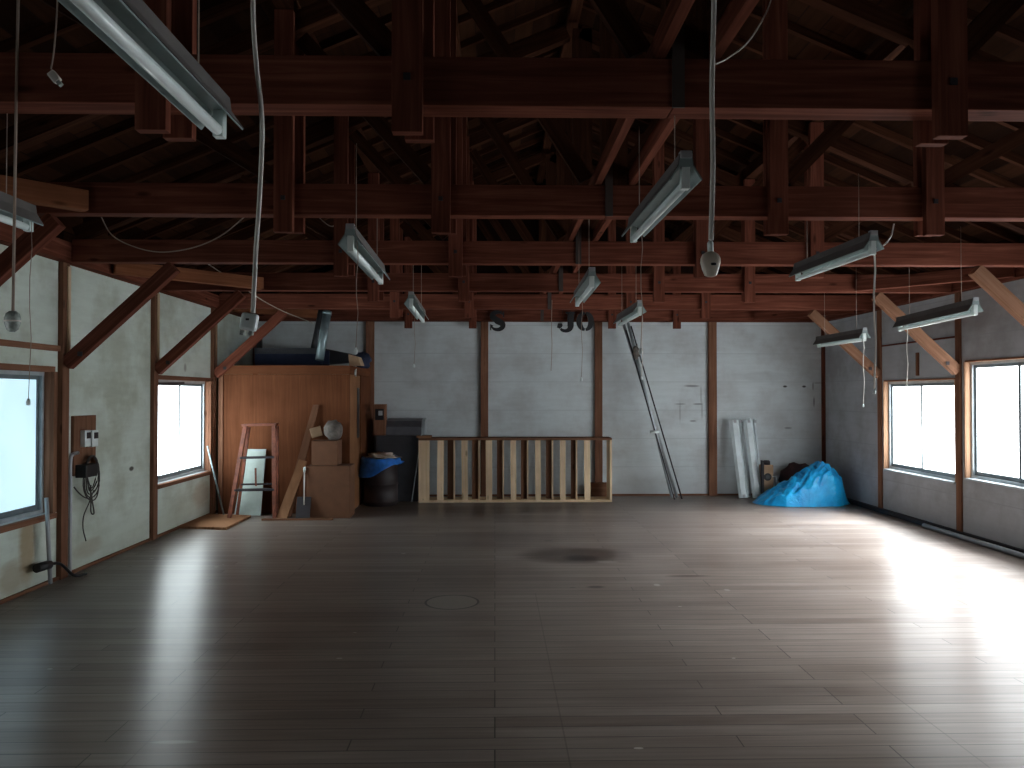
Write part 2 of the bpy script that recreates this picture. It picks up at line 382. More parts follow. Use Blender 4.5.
def tarpmat():
    m, n, l, b = new('blue_tarpaulin')
    t = N(n, 'ShaderNodeTexNoise'); t.inputs['Scale'].default_value = 5; t.inputs['Detail'].default_value = 5
    l.new(N(n, 'ShaderNodeTexCoord').outputs['Object'], t.inputs['Vector'])
    r = ramp(n, [(.3, (.008, .28, .68)), (.7, (.015, .5, .95))]); l.new(t.outputs[0], r.inputs[0])
    l.new(r.outputs[0], b.inputs['Base Color']); b.inputs['Roughness'].default_value = .32
    t2 = N(n, 'ShaderNodeTexNoise'); t2.inputs['Scale'].default_value = 14; t2.inputs['Detail'].default_value = 4; t2.inputs['Distortion'].default_value = 1.5
    l.new(N(n, 'ShaderNodeTexCoord').outputs['Object'], t2.inputs['Vector'])
    bump(n, l, b, t2.outputs[0], .6, .03)
    return m
M['tarp'] = tarpmat()

# ------------------------------------------------------------------ room shell
WH = HT+.1
mb = MB(); mb.box(XL-.15, XR+.15, YF-.15, YB+.15, -.12, 0); struct(mb.build('floor', M['floor']))
mb = MB(); mb.box(XL-.1, XR+.1, YB, YB+.12, 0, WH); struct(mb.build('wall_back', M['wall_back']))
for a_ in ((XL-.1, XL, YF, YB), (XR, XR+.1, YF, YB)):
    mb = MB(); mb.box(*a_, WH, 3.26); struct(mb.build('eaves_board', M['roof']))
mb = MB(); mb.box(XL-.1, XR+.1, YB, YB+.12, WH, 3.3); struct(mb.build('eaves_board', M['roof']))
mb = MB(); mb.box(XL-.1, XR+.1, YF-.12, YF, 0, 3.3); struct(mb.build('wall_front', M['wall_front']))
WT = .10
def side_wall(name, x0, x1, wins, m):
    mb = MB(); y = YF
    for (a, b_, z0, z1) in sorted(wins):
        mb.box(x0, x1, y, a, 0, WH); mb.box(x0, x1, a, b_, 0, z0); mb.box(x0, x1, a, b_, z1, WH); y = b_
    mb.box(x0, x1, y, YB, 0, WH)
    return struct(mb.build(name, m))
winL = [(1.1, 2.9, .60, 1.82), (5.10, 6.74, .60, 1.82), (8.80, 10.42, .60, 1.80)]
winR = [(8.80, 10.42, .61, 1.80), (6.98, 8.60, .68, 1.99), (5.16, 6.80, .68, 1.99), (3.40, 4.90, .68, 1.99), (-.6, 1.2, .68, 1.99)]
side_wall('wall_left', XL-WT, XL, winL, M['wall_left'])
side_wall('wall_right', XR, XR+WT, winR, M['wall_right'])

def window(idx, side, a, b_, z0, z1, pm):
    s = -1 if side == 'L' else 1
    X = XL if side == 'L' else XR
    xo = lambda d: X + s*d                      # d metres outward
    def bx(mb, d0, d1, y0, y1, q0, q1): mb.box(min(xo(d0), xo(d1)), max(xo(d0), xo(d1)), y0, y1, q0, q1)
    t = .035
    f = MB()                                     # aluminium outer frame
    bx(f, .05, .1, a, b_, z0, z0+t); bx(f, .05, .1, a, b_, z1-t, z1)
    bx(f, .05, .1, a, a+t, z0+t, z1-t); bx(f, .05, .1, b_-t, b_, z0+t, z1-t)
    root = struct(f.build('window_%d' % idx, M['alu'], origin=(xo(.05), (a+b_)/2, z0)))
    mid = (a+b_)/2
    for k, (y0, y1, d) in enumerate(((a+t, mid+.02, .065), (mid-.02, b_-t, .082))):
        g = MB(); w = .036
        bx(g, d-.007, d+.007, y0, y1, z0+t, z0+t+w*1.3); bx(g, d-.007, d+.007, y0, y1, z1-t-w, z1-t)
        bx(g, d-.007, d+.007, y0, y0+w, z0+t+w*1.3, z1-t-w); bx(g, d-.007, d+.007, y1-w, y1, z0+t+w*1.3, z1-t-w)
        sash = g.build('sash', M['alu_dark'], root)
        p = MB(); bx(p, d-.002, d+.002, y0+w, y1-w, z0+t+w*1.3, z1-t-w)
        pane = p.build('pane', pm, root)
    # timber lining proud of the wall
    q_ = 1 if side == 'L' else 0
    for nm, y0, y1, q0, q1, e in (('sill', a-.03*q_, b_+.03*q_, z0-.02-.025*q_, z0, .05 if q_ else .03), ('head_board', a-.03*q_, b_+.03*q_, z1, z1+.018+.027*q_, .025 if q_ else .012),
                               ('jamb', a-.02-.035*q_, a, z0, z1, .03 if q_ else .012), ('jamb', b_, b_+.02+.035*q_, z0, z1, .03 if q_ else .012)):
        g = MB(); bx(g, -e, 0.0, y0, y1, q0, q1)
        g.build(nm, (M['post'] if nm == 'head_board' else M['alu'] if nm == 'sill' else M['jamb']) if side == 'R' else M['post'], root)
        g = MB()
        if nm == 'sill': bx(g, .0, .05, a, b_, z0, z0+.004)
        elif nm == 'head_board': bx(g, 0, .05, a, b_, z1-.004, z1)
        elif y0 < a: bx(g, 0, .05, a, a+.004, z0+.004, z1-.004)
        else: bx(g, 0, .05, b_-.004, b_, z0+.004, z1-.004)
        g.build('lining', M['alu'] if (nm == 'sill') else (M['jamb'] if side == 'R' else M['post']), root)
    return root
w1 = window(1, 'L', *winL[1], M['pane_left_near'])
w2 = window(2, 'L', *winL[2], M['pane_left'])
window(7, 'L', *winL[0], M['pane_added'])  # unseen window, added to brighten the near beam and light
window(8, 'R', -.6, 1.2, .68, 1.99, M['pane_added'])  # also unseen, added as fill light from behind the camera
mb = MB(); mb.bar((XL-.012, 8.85, 1.745), (XL-.012, 9.62, 1.765), .02, .028); mb.build('stay_bar', M['iron'], w2)
window(3, 'R', *winR[0], M['pane_right'])
window(4, 'R', *winR[1], M['pane_right'])
window(5, 'R', *winR[2], M['pane_right'])
window(6, 'R', *winR[3], M['pane_right'])

tn = [0]
def trim(mb, m=None, bev=.004):
    tn[0] += 1
    return struct(mb.build('trim_%d' % tn[0], m or M['post'], bevel=bev))
# posts on the side walls (one per truss line) and on the back wall
TY = [3.17, 5.06, 6.90, 8.72, 10.53]
for y in TY:
    mb = MB(); mb.box(XL, XL+.045, y-.055, y+.055, 0, HT); trim(mb)
    mb = MB(); mb.box(XR-.022, XR, y-.05, y+.05, 0, HT); trim(mb)
for y in TY[1:]:                                   # pale nailing battens beside the left posts
    mb = MB(); mb.box(XL+.0455, XL+.06, y+.0, y+.045, 1.98, HT-.03); trim(mb, M['pine'] if y < 9 else M['jamb'])
for px, w in ((370, .13), (484.5, .12), (598.5, .12), (712.5, .13)):
    x = at(px, 400, YB-.03).x
    mb = MB(); mb.box(x-w/2, x+w/2, YB-.06, YB, 0, HT); trim(mb)
mb = MB(); mb.box(XR-.05, XR, YB-.05, YB, 0, HT); trim(mb, M['beam'])
mb = MB(); mb.box(XL, XL+.06, YB-.06, YB, 0, HT); trim(mb, M['beam'])
# wall plates
mb = MB(); mb.box(XL, XL+.11, YF, YB, HT, HT+.17); trim(mb, M['beam'])
mb = MB(); mb.box(XR-.11, XR, YF, YB, HT, HT+.17); trim(mb, M['beam'])
mb = MB(); mb.box(XL+.11, XR-.11, YB-.05, YB, HT, HT+.2); trim(mb, M['beam'])
# rails on the side walls
mb = MB(); mb.box(XL, XL+.03, TY[1]+.06, TY[2]-.06, 2.0, 2.05); trim(mb)
mb = MB(); mb.box(XR-.02, XR, TY[3]+.06, TY[4]-.06, 2.28, 2.3); trim(mb, M['beam'])
mb = MB(); mb.box(XR-.03, XR, 9.55, 9.59, 1.86, 2.15); trim(mb)
# dark skirting
for nm, a in (('baseboard_left', (XL, XL+.025, YF, YB)), ('baseboard_right', (XR-.05, XR, YF, YB)), ('baseboard_back', (XL+.06, XR-.05, YB-.03, YB))):
    mb = MB(); mb.box(*a, 0, .06 if nm == 'baseboard_right' else .028); struct(mb.build(nm, M['iron'] if nm == 'baseboard_right' else M['slat_dark']))

# ------------------------------------------------------------------ roof
SL = .42
def hr(x): return 3.20 + SL*(4.55-abs(x-XC))          # underside of rafters
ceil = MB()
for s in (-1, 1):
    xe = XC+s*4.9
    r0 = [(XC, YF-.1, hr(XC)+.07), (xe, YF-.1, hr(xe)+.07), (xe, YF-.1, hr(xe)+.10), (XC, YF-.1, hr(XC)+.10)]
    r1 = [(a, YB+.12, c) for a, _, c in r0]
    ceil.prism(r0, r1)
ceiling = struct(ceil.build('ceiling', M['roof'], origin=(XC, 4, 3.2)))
y = .9
while y < YB:
    for s in (-1, 1):
        mb = MB(); xe = XC+s*4.7
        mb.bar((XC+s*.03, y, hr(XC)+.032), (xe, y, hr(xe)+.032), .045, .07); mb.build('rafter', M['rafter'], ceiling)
    y += .455
PX = [-1.36, -.35, 1.85, 2.88]
for x in [XC]+PX:
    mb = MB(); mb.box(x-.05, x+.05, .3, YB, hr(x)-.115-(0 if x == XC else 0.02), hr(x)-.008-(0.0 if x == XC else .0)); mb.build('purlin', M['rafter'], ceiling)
# back gable boarding above the plate
g = MB(); g.prism([(XL, YB, 3.3), (XR, YB, 3.3), (XC, YB, hr(XC)+.06)], [(XL, YB+.1, 3.3), (XR, YB+.1, 3.3), (XC, YB+.1, hr(XC)+.06)])
struct(g.build('gable_back', M['roof']))
g = MB(); g.prism([(XL, YF-.1, 3.3), (XR, YF-.1, 3.3), (XC, YF-.1, hr(XC)+.06)], [(XL, YF, 3.3), (XR, YF, 3.3), (XC, YF, hr(XC)+.06)])
struct(g.build('gable_front', M['roof']))

where = ['nearest the camera at the top of the photo', 'second from the camera', 'third from the camera', 'fourth from the camera', 'fifth from the camera, before the letters', 'lying against the back wall']
for i, y in enumerate(TY+[12.20]):
    root = thing('roof_truss', (XC, y, HT), 'dark timber roof truss with hanging posts, ' + where[i], 'roof truss', 'timber roof trusses')
    x0, x1 = XL+.115, XR-.115
    zt = HT+.20; th = .012 if i == 0 else 0
    mb = MB(); mb.box(x0, XC+.015, y-.055-th, y+.055+th, HT, zt); mb.build('tie_beam', M['beam'], root, .004)
    mb = MB(); mb.box(XC+.017, x1, y-.055-th, y+.055+th, HT, zt+.002); mb.build('tie_beam', M['beam'], root, .004)
    for s, xe in ((-1, x0), (1, x1)):
        mb = MB(); dz = .20
        mb.bar((XC+s*.06, y, hr(XC)-dz-.03), (xe-s*.02, y, hr(xe)-dz-.01), .10, .12); mb.build('principal_rafter', M['rafter'], root)
    mb = MB(); mb.box(XC-.01, XC+.16, y-.05, y+.05, zt+.003, hr(XC)-.20); mb.build('king_post', M['rafter'], root)
    mb = MB(); mb.box(XC+.01, XC+.06, y-.066-th, y-.056-th, HT-.004, zt+.14); mb.build('iron_strap', M['strap'], root)
    for k, x in enumerate(PX):
        for d in (-1, 1):
            if i == 5 and d == 1: continue
            lo = HT-.125 if d == -1 else HT-.095
            o = .02 if d == -1 else .035
            mb = MB(); yc = y+d*(.081+th); wd = .061
            mb.box(x-wd+(.03 if d == 1 else 0), x+wd+(.03 if d == 1 else 0), yc-.025, yc+.025, lo, hr(x)-.14); hp = mb.build('hanging_post', M['beam'], root, .003)
            if d == -1:
                b = MB(); b.box(x-.014, x+.014, yc-.033, yc-.0255, HT+.08, HT+.108); b.build('bolt', M['iron'], root)
        s = -1 if x < XC else 1
        # struts rising outwards from the foot of each post and of the king post
    for s in (-1, 1):
        a1, a2 = (PX[1], PX[0]) if s < 0 else (PX[2], PX[3])
        for f, t in ((XC+s*.03, a1), (a1, a2), (a2, a2+s*1.0)):
            mb = MB(); mb.bar((f+s*.08, y, zt+.05), (t-s*.09, y, hr(t-s*.09)-.32), .045, .10); mb.build('strut', M['rafter'], root)
    if 0 < i < 5:                                       # knee braces down to the posts
        for s, xw in ((-1, XL+.05), (1, XR-.024)):
            mb = MB(); mb.bar((xw-s*0.0, y, 1.89), (xw-s*.94, y, HT-.03), .085, .115)
            mb.build('knee_brace', M['beam'] if s < 0 else M['brace'], root, .004)
            b = MB(); b.box(xw-s*.14-.02, xw-s*.14+.02, y-.052, y-.044, 1.96, 2.0); b.build('bolt', M['iron'], root)

# horizontal corner braces between tie beam and wall plate
for (s, yb, d, m, lab) in ((-1, TY[1]-.07, 1.1, 'beam_new', 'orange corner brace at the left edge above the end of a tube light'),
                           (-1, TY[3]-.07, 1.12, 'beam_new', 'bright orange corner brace crossing above the left wall knee braces'),
                           (-1, 12.05, 1.1, 'beam_new', 'short orange corner brace above the plywood closet'),
                           (1, TY[3]-.07, 1.1, 'beam', 'dark corner brace running to the right wall plate above two tube lights'),
                           (1, 12.05, 1.1, 'beam', 'dark corner brace in the far right corner of the roof')):
    xw = XL+.115 if s < 0 else XR-.115
    mb = MB(); mb.bar((xw-s*.02, yb-d+.02, HT+.072), (xw-s*(d), yb, HT+.072), .09, .13)
    tag(mb.build('corner_brace', M[m], bevel=.004), lab, 'brace', 'horizontal corner braces')
# longitudinal ties either side of the king posts, along the middle of the roof
for x, lab in ((XC-.035, 'left of the two orange battens running lengthwise through the middle of the roof'), (XC+.19, 'right of the two orange battens running lengthwise through the middle of the roof')):
    mb = MB(); mb.box(x-.022, x+.022, .4, YB-.06, HT+.206, HT+.30)
    tag(mb.build('lengthwise_tie', M['beam']), lab, 'batten', 'lengthwise roof ties')

# ------------------------------------------------------------------ tube lights
def fixture(p1, p2, label, cord=None, cordlen=.5, W=.125, wires=True, cordend=0, cr=.0025):
    """p1 near end, p2 far end (tube axis)"""
    p1, p2 = Vector(p1), Vector(p2)
    mid = (p1+p2)/2
    root = thing('fluorescent_light', mid, label, 'ceiling light', 'hanging fluorescent lights')
    d = (p2-p1).normalized(); sx = d.cross(Vector((0, 0, 1))).normalized(); up = sx.cross(d)
    P = lambda c, a, b: c + sx*a + up*b
    mb = MB()
    a, b = p1+d*.0, p2-d*.0
    h = W/2
    prof = [(-h, .005), (-.028, .058), (-.022, .10), (.022, .10), (.028, .058), (h, .005), (h, .0), (h-.003, .0), (.026, .052), (-.026, .052), (-h+.003, 0), (-h, 0)]
    mb.prism([P(a, *q) for q in prof], [P(b, *q) for q in prof]); mb.build('reflector', M['refl_in'], root)
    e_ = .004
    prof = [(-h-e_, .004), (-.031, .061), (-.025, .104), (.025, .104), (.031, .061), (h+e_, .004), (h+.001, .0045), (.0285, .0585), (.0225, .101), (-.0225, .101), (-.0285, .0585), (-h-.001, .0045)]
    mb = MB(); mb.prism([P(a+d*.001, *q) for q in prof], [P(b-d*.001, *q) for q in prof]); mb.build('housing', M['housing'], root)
    mb = MB(); mb.tube([a+d*.045-up*.014, b-d*.045-up*.014], .018, 12); mb.build('tube', M['tube'], root)
    for c, e in ((a, 1), (b, -1)):
        mb = MB(); q = c+d*e*.022
        mb.bar(q-d*.018, q+d*.018, .034, .085, up); 
        bmesh.ops.translate(mb.bm, vec=up*.010, verts=mb.bm.verts)
        mb.build('socket', M['white_metal'], root, .003)
    mb = MB(); mb.bar(a-d*.006, a+d*.03, .046, .03, up); bmesh.ops.translate(mb.bm, vec=up*.1, verts=mb.bm.verts); mb.build('end_cap', M['grey_metal'], root, .003)
    if wires:
        for c in (a+d*.2, b-d*.2):
            mb = MB(); q = P(c, 0, .1); mb.tube([q, Vector((q.x, q.y, 3.04))], .0022, 5); mb.build('hanging_wire', M['cord_brown'], root)
    if cord is not None:
        c = a+d*cord + Vector((0, 0, .0)); z1 = c.z-cordlen
        mb = MB(); q = P(c, .03, .03)
        mb.tube([q]+[Vector((q.x+.006*math.sin(k*1.9), q.y, q.z-(q.z-z1)*k/6)) for k in range(1, 7)], cr, 6)
        cc = mb.build('pull_cord', M['cord'] if cr > .0022 else M['cord_brown'], root)
        mb = MB(); e = Vector((q.x+.006*math.sin(11.4), q.y, z1-.025)); mb.lathe(e, [(.002, -.01), (.009, -.008), (.011, .008), (.004, .026)], 8); mb.build('cord_bob', M['plastic'], cc)
    return root
def fx(n1, Y1, n2, L=1.25, **k):
    p1 = at(n1[0], n1[1], Y1); dy = L*.995
    return p1, at(n2[0], n2[1], Y1+dy)
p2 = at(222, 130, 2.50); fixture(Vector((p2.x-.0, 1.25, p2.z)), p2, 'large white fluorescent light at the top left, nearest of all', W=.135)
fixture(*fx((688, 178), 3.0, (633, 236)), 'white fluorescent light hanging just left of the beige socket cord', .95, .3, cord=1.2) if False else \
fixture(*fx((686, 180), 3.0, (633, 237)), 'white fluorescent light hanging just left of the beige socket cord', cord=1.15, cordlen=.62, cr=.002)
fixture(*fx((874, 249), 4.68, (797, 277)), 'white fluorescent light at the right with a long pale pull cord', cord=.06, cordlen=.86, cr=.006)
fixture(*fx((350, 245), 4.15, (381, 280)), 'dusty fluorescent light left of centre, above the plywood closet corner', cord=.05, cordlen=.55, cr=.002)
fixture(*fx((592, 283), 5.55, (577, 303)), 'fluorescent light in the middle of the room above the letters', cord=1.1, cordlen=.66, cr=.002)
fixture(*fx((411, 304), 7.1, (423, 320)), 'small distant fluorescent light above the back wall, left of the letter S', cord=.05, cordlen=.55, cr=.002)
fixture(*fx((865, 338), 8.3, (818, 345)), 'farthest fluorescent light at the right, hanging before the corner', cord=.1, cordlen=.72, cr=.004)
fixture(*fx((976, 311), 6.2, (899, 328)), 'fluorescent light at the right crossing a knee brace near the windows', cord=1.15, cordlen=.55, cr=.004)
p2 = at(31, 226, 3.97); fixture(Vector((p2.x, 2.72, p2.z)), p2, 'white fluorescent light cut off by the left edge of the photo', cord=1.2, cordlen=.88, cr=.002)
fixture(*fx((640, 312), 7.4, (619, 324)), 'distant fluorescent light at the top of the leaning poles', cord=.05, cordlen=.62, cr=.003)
# cut-off light at the right edge, seen as a sliver of its end
fixture(at(1038, 338, 6.1)-Vector((0, .62, 0)), at(1020, 331, 6.6)+Vector((0.02, 0, 0)), 'tube light just peeping in at the right edge of the photo', W=.12) if False else None

# ------------------------------------------------------------------ hanging cords with sockets
def spline(pts, n=24):
    out = []; P = [Vector(p) for p in pts]; P = [P[0]*2-P[1]]+P+[P[-1]*2-P[-2]]
    for i in range(1, len(P)-2):
        for k in range(n):
            t = k/n; a, b, c, d = P[i-1], P[i], P[i+1], P[i+2]
            out.append(.5*((2*b)+(c-a)*t+(2*a-5*b+4*c-d)*t*t+(3*b-a-3*c+d)*t**3))
    out.append(P[-2]); return out
# 1. white cord with the white triple tap
Y = 2.45
r = thing('hanging_socket', at(250, 322, Y), 'white multi-socket on a long wavy white cord, left of centre', 'socket', 'sockets hanging on cords')
mb = MB(); mb.tube(spline([at(a, b, Y) for a, b in ((254, -140), (253, 0), (256, 60), (262, 120), (260, 190), (256, 250), (253, 313))], 10), .0075, 8); mb.build('cord', M['cord'], r)
def tilt_box(c, ax, w, d, h, m, nm, par, bev):
    mb = MB(); mb.bar(Vector(c)-Vector(ax)*h/2, Vector(c)+Vector(ax)*h/2, w, d, (0, 1, 0)); return mb.build(nm, m, par, bev)
ax = Vector((-.18, 0, -1)).normalized()
c = at(249.3, 322, Y); bd = tilt_box(c, ax, .052, .03, .055, M['plastic'], 'socket_body', r, .008)
for dx in (-.015, .012):
    q = c+ax*.034+Vector((dx, 0, 0)); tilt_box(q, ax, .012, .016, .016, M['grey_metal'], 'plug_pin', bd, .002) if False else None
    mb = MB(); mb.bar(q-ax*.007, q+ax*.008, .012, .016, (0, 1, 0)); mb.build('plug_pin', M['glass_grey'], r)
mb = MB(); mb.box(c.x-.006, c.x+.004, c.y-.0175, c.y-.0152, c.z+.004, c.z+.010); mb.build('slot', M['black'], r)
# 2. beige egg shaped socket
Y = 2.30
r = thing('hanging_socket', at(710, 262, Y), 'beige egg-shaped socket on a long straight cord, right of centre', 'socket', 'sockets hanging on cords')
mb = MB(); mb.tube(spline([at(a, b, Y) for a, b in ((715, -150), (714, 0), (712, 90), (713, 160), (711, 240))], 10), .0078, 8); mb.build('cord', M['cord'], r)
c = at(710.5, 263, Y)
mb = MB(); mb.lathe(c, [(.008, -.042), (.018, -.038), (.026, -.018), (.031, .002), (.030, .014), (.024, .026), (.012, .033), (.010, .034)], 20, .62); mb.build('socket_body', M['beige'], r)
mb = MB(); mb.lathe(c, [(.009, .034), (.0095, .06), (.006, .066)], 12); mb.build('cord_grip', M['plastic'], r)
mb = MB(); mb.lathe(c+Vector((.004, -.019, -.006)), [(.002, -.004), (.008, -.003), (.008, .003), (.002, .004)], 10, .4); mb.build('slot', M['black'], r)
# 3. grey round socket at the left edge
Y = 3.1
r = thing('hanging_socket', at(12, 321, Y), 'small grey rounded socket on a thin brown cord at the left edge', 'socket', 'sockets hanging on cords')
mb = MB(); mb.tube(spline([at(a, b, Y) for a, b in ((20, -80), (17, 60), (15, 180), (13, 312))], 8), .0055, 8); mb.build('cord', M['cord_brown'], r)
c = at(12.5, 321, Y); mb = MB(); mb.lathe(c, [(.01, -.043), (.022, -.034), (.03, -.01), (.031, .012), (.026, .03), (.012, .04)], 18, .7); mb.build('socket_body', M['glass_grey'], r)
mb = MB(); mb.lathe(c, [(.0318, -.003), (.0325, 0), (.0318, .003)], 18, .72); mb.build('band', M['cord'], r)
# 4. small white plug high at the left
Y = 2.6
r = thing('hanging_socket', at(55, 78, Y), 'small white plug dangling on a thin cord high at the upper left', 'plug', 'sockets hanging on cords')
mb = MB(); mb.tube(spline([at(a, b, Y) for a, b in ((59, -60), (57, 10), (54, 50), (51, 69))], 6), .003, 6); mb.build('cord', M['cord_brown'], r)
c = at(54.5, 77, Y); ax = Vector((.5, 0, -.62)).normalized()
tilt_box(c, ax, .026, .02, .04, M['cord'], 'socket_body', r, .004)
mb = MB(); q = c+ax*.024; mb.bar(q-ax*.004, q+ax*.012, .014, .012, (0, 1, 0)); mb.build('plug_pin', M['glass_grey'], r)

def cable(pts, rad, m, label, cat='cable', n=12):
    mb = MB(); mb.tube(spline(pts, n), rad, 6); return tag(mb.build('cable', M[m]), label, cat)
cable([at(773, -6, 3.0), at(765, 15, 2.9), at(748, 42, 2.85), at(728, 58, 2.8), at(716, 64, 2.75)], .003, 'cord', 'thin pale wire curving down from the roof at the top, beside the beige cord')
cable([at(894, 224, 4.85), at(891, 236, 4.83), at(884, 245, 4.80), at(876, 249, 4.75)], .005, 'cord', 'short pale flex from the beam to the right-hand light with long pull cord')
cable([at(100, 214.5, 5.13), at(112, 235, 5.15), at(135, 247, 5.15), at(162, 252, 5.15), at(195, 247, 5.15), at(222, 235, 5.15), at(246, 215.5, 5.13)], .004, 'cord_brown', 'brown cable sagging between beams at the upper left')
cable([at(205, 262, 8.4), at(240, 285, 9.0), at(262, 300, 9.6), at(285, 312, 10.2), at(313, 323, 11.3)], .006, 'cord_brown', 'thin brown wire running down towards the closet roof')
cable([at(552, 300, 10.46), at(551.5, 330, 10.46), at(552, 345, 10.46), at(551, 371, 10.46)], .004, 'cord_brown', 'thin reddish string hanging between the letters S and J')
cable([at(316, 215, 6.8), at(330, 226, 6.8), at(338, 222, 6.8), at(345, 208, 6.8)], .005, 'cord_brown', 'small loop of wire under the beam left of centre')

# ------------------------------------------------------------------ letters under the last truss
def letter(ch, x0, x1, y0, y1, lab):
    Yd = 12.05
    a, b = at(x0, y1, Yd), at(x1, y0, Yd)           # lower left, upper right
    W, H = b.x-a.x, b.z-a.z
    mb = MB(); T = lambda u, v: (a.x+u*W, a.z+v*H)
    def stroke(pts, ws): mb.ribbon([T(*p) for p in pts], [w*W for w in ws], Yd, Yd+.03)
    arc = lambda cx, cy, rx, ry, a0, a1, n: [(cx+rx*math.cos(math.radians(a0+(a1-a0)*k/n)), cy+ry*math.sin(math.radians(a0+(a1-a0)*k/n))) for k in range(n+1)]
    if ch == 'S':
        p = arc(.52, .74, .33, .21, 20, 190, 12)+arc(.5, .5, .25, .06, 160, 110, 1)[1:]+[(.5, .5), (.66, .42)]+arc(.48, .27, .34, .22, 20, -165, 12)
        w = [.08, .1, .12, .15, .17, .2, .22, .24, .26, .28, .3, .32, .34]+[.36, .4, .36]+[.34, .32, .3, .28, .26, .24, .22, .2, .18, .16, .13, .1, .08]
        stroke(p, w[:len(p)])
        stroke([(.86, .98), (.86, .68)], [.07, .07]); stroke([(.1, .32), (.1, .02)], [.07, .07]); stroke([(.1, .3), (.2, .2)], [.05, .16])
    if ch == 'J':
        stroke([(.5, .96), (1.0, .96)], [.09, .09])
        p = [(.76, .94), (.76, .6), (.76, .3)]+arc(.46, .28, .3, .22, 0, -150, 10)
        stroke(p, [.34, .34, .34]+[.32, .3, .28, .26, .22, .2, .18, .17, .16, .14, .12])
        mb.ribbon([T(.08, .2), T(.16, .34), T(.3, .38)], [.18*W, .3*W, .12*W], Yd, Yd+.03)
    if ch == 'O':
        for s0, s1 in ((95, 265), (-85, 85)):
            p = arc(.5, .5, .34, .43, s0, s1, 16); w = [.13+.2*math.sin(PI*k/16) for k in range(17)]
            stroke(p, w)
    root = mb.build('sign_letter', M['black'])
    tag(root, lab, 'letter', 'black letters hung under the roof beam')
    for u in (.3, .75):
        q = T(u, .93); m2 = MB(); m2.tube([(q[0], Yd+.015, q[1]), (q[0], Yd+.015, HT+.16), (q[0], 12.09, HT+.165)], .003, 5)
        o = MB(); 
        for v in m2.bm.verts: v.co -= root.location
        me = bpy.data.meshes.new('wire'); m2.bm.to_mesh(me); wo = bpy.data.objects.new('wire', me); me.materials.append(M['iron']); col.objects.link(wo); wo.parent = root
letter('S', 489, 506, 311, 330.5, 'black stencil letter S hanging above the second post of the back wall')
letter('J', 557, 575, 312, 332, 'black stencil letter J hanging left of the letter O')
letter('O', 576.5, 594, 311.5, 331, 'black stencil letter O split down the middle, right of the letter J')

# ------------------------------------------------------------------ plywood closet in the far left corner
CF = 10.58
cx0, cx1, cz = -3.70, -1.985, 2.02
r = thing('plywood_closet', ((cx0+cx1)/2, CF, 0), 'reddish plywood closet box standing in the far left corner', 'closet')
mb = MB(); mb.box(cx0, cx1, CF, CF+.02, 0, cz-.12); mb.build('front_panel', M['ply'], r)
mb = MB(); mb.box(cx0, cx1+.004, CF-.022, CF+.02, cz-.118, cz); mb.build('top_rail', M['ply'], r)
mb = MB(); mb.box(cx1-.02, cx1, CF+.022, YB-.07, 0, cz-.12); mb.build('side_panel', M['ply_light'], r)
mb = MB(); mb.box(cx1+.0005, cx1+.006, CF+.55, CF+.72, 1.0, 1.72); mb.build('door_slot', M['black'], r)
mb = MB(); mb.box(cx1+.0005, cx1+.012, CF+.8, YB-.07, 0, cz-.122); mb.build('door', M['ply'], r)
mb = MB(); mb.box(cx1-.02, cx1+.01, CF+.022, YB-.07, cz-.118, cz); mb.build('top_rail', M['ply'], r)
mb = MB(); mb.box(cx0, cx1-.02, CF+.02, YB-.06, cz-.02, cz); mb.build('roof_panel', M['ply'], r)
mb = MB(); mb.box(cx0-.06, cx0-.002, CF-.02, CF+.05, 0, cz+.0); mb.build('corner_post', M['post'], r)
# on the closet roof
p0, p1 = at(256, 350, 11.0), at(323, 350, 11.0)
r = thing('storage_tray', (p0.x, 11.0, cz), 'long dark navy tray lying on the closet roof', 'tray')
mb = MB(); mb.box(p0.x, p1.x, 10.95, 10.97, cz, 2.27); mb.build('side', M['navy'], r)
mb = MB(); mb.box(p0.x, p1.x, 11.4, 11.42, cz, 2.27); mb.build('side', M['navy'], r)
mb = MB(); mb.box(p0.x, p1.x, 10.97, 11.4, cz, cz+.02); mb.build('bottom', M['navy'], r)
mb = MB(); mb.box(p0.x, p1.x, 10.93, 10.948, 2.20, 2.28); mb.build('rim', M['charcoal'], r)
mb = MB(); a = at(260, 362, 11.2); mb.box(a.x-.035, a.x+.035, 11.15, 11.2, cz+.02, at(260, 332, 11.2).z)
tag(mb.build('upright_post', M['black'], bevel=.004), 'short black post standing upright at the left end of the closet roof', 'post')
r = thing('flue_pipe', at(317, 358, 10.8), 'shiny grey-green metal flue pipe leaning on the closet roof', 'pipe')
mb = MB(); mb.tube([at(319.5, 360, 10.8), at(327, 313, 10.95)], .06, 16, True); mb.build('pipe', M['steel'], r)
mb = MB(); mb.tube([at(326.8, 314.5, 10.945), at(327.3, 311.5, 10.955)], .065, 16); mb.build('collar', M['steel'], r)
mb = MB(); mb.tube([at(313, 356, 11.08), at(322, 311, 11.2)], .055, 14); tag(mb.build('flue_pipe', M['charcoal']), 'dark flue pipe directly behind the shiny one', 'pipe')
r = thing('roof_sheet', at(340, 356, 11.6), 'dark folded sheet sloping down on the right of the closet roof', 'sheet')
mb = MB(); a, b, c_, d = at(322, 348, 11.6), at(352, 354, 11.5), at(352, 362, 11.5), at(322, 364, 11.6)
mb.prism([a, b, c_, d], [v+Vector((0, .3, 0)) for v in (a, b, c_, d)]); mb.build('sheet', M['charcoal'], r)
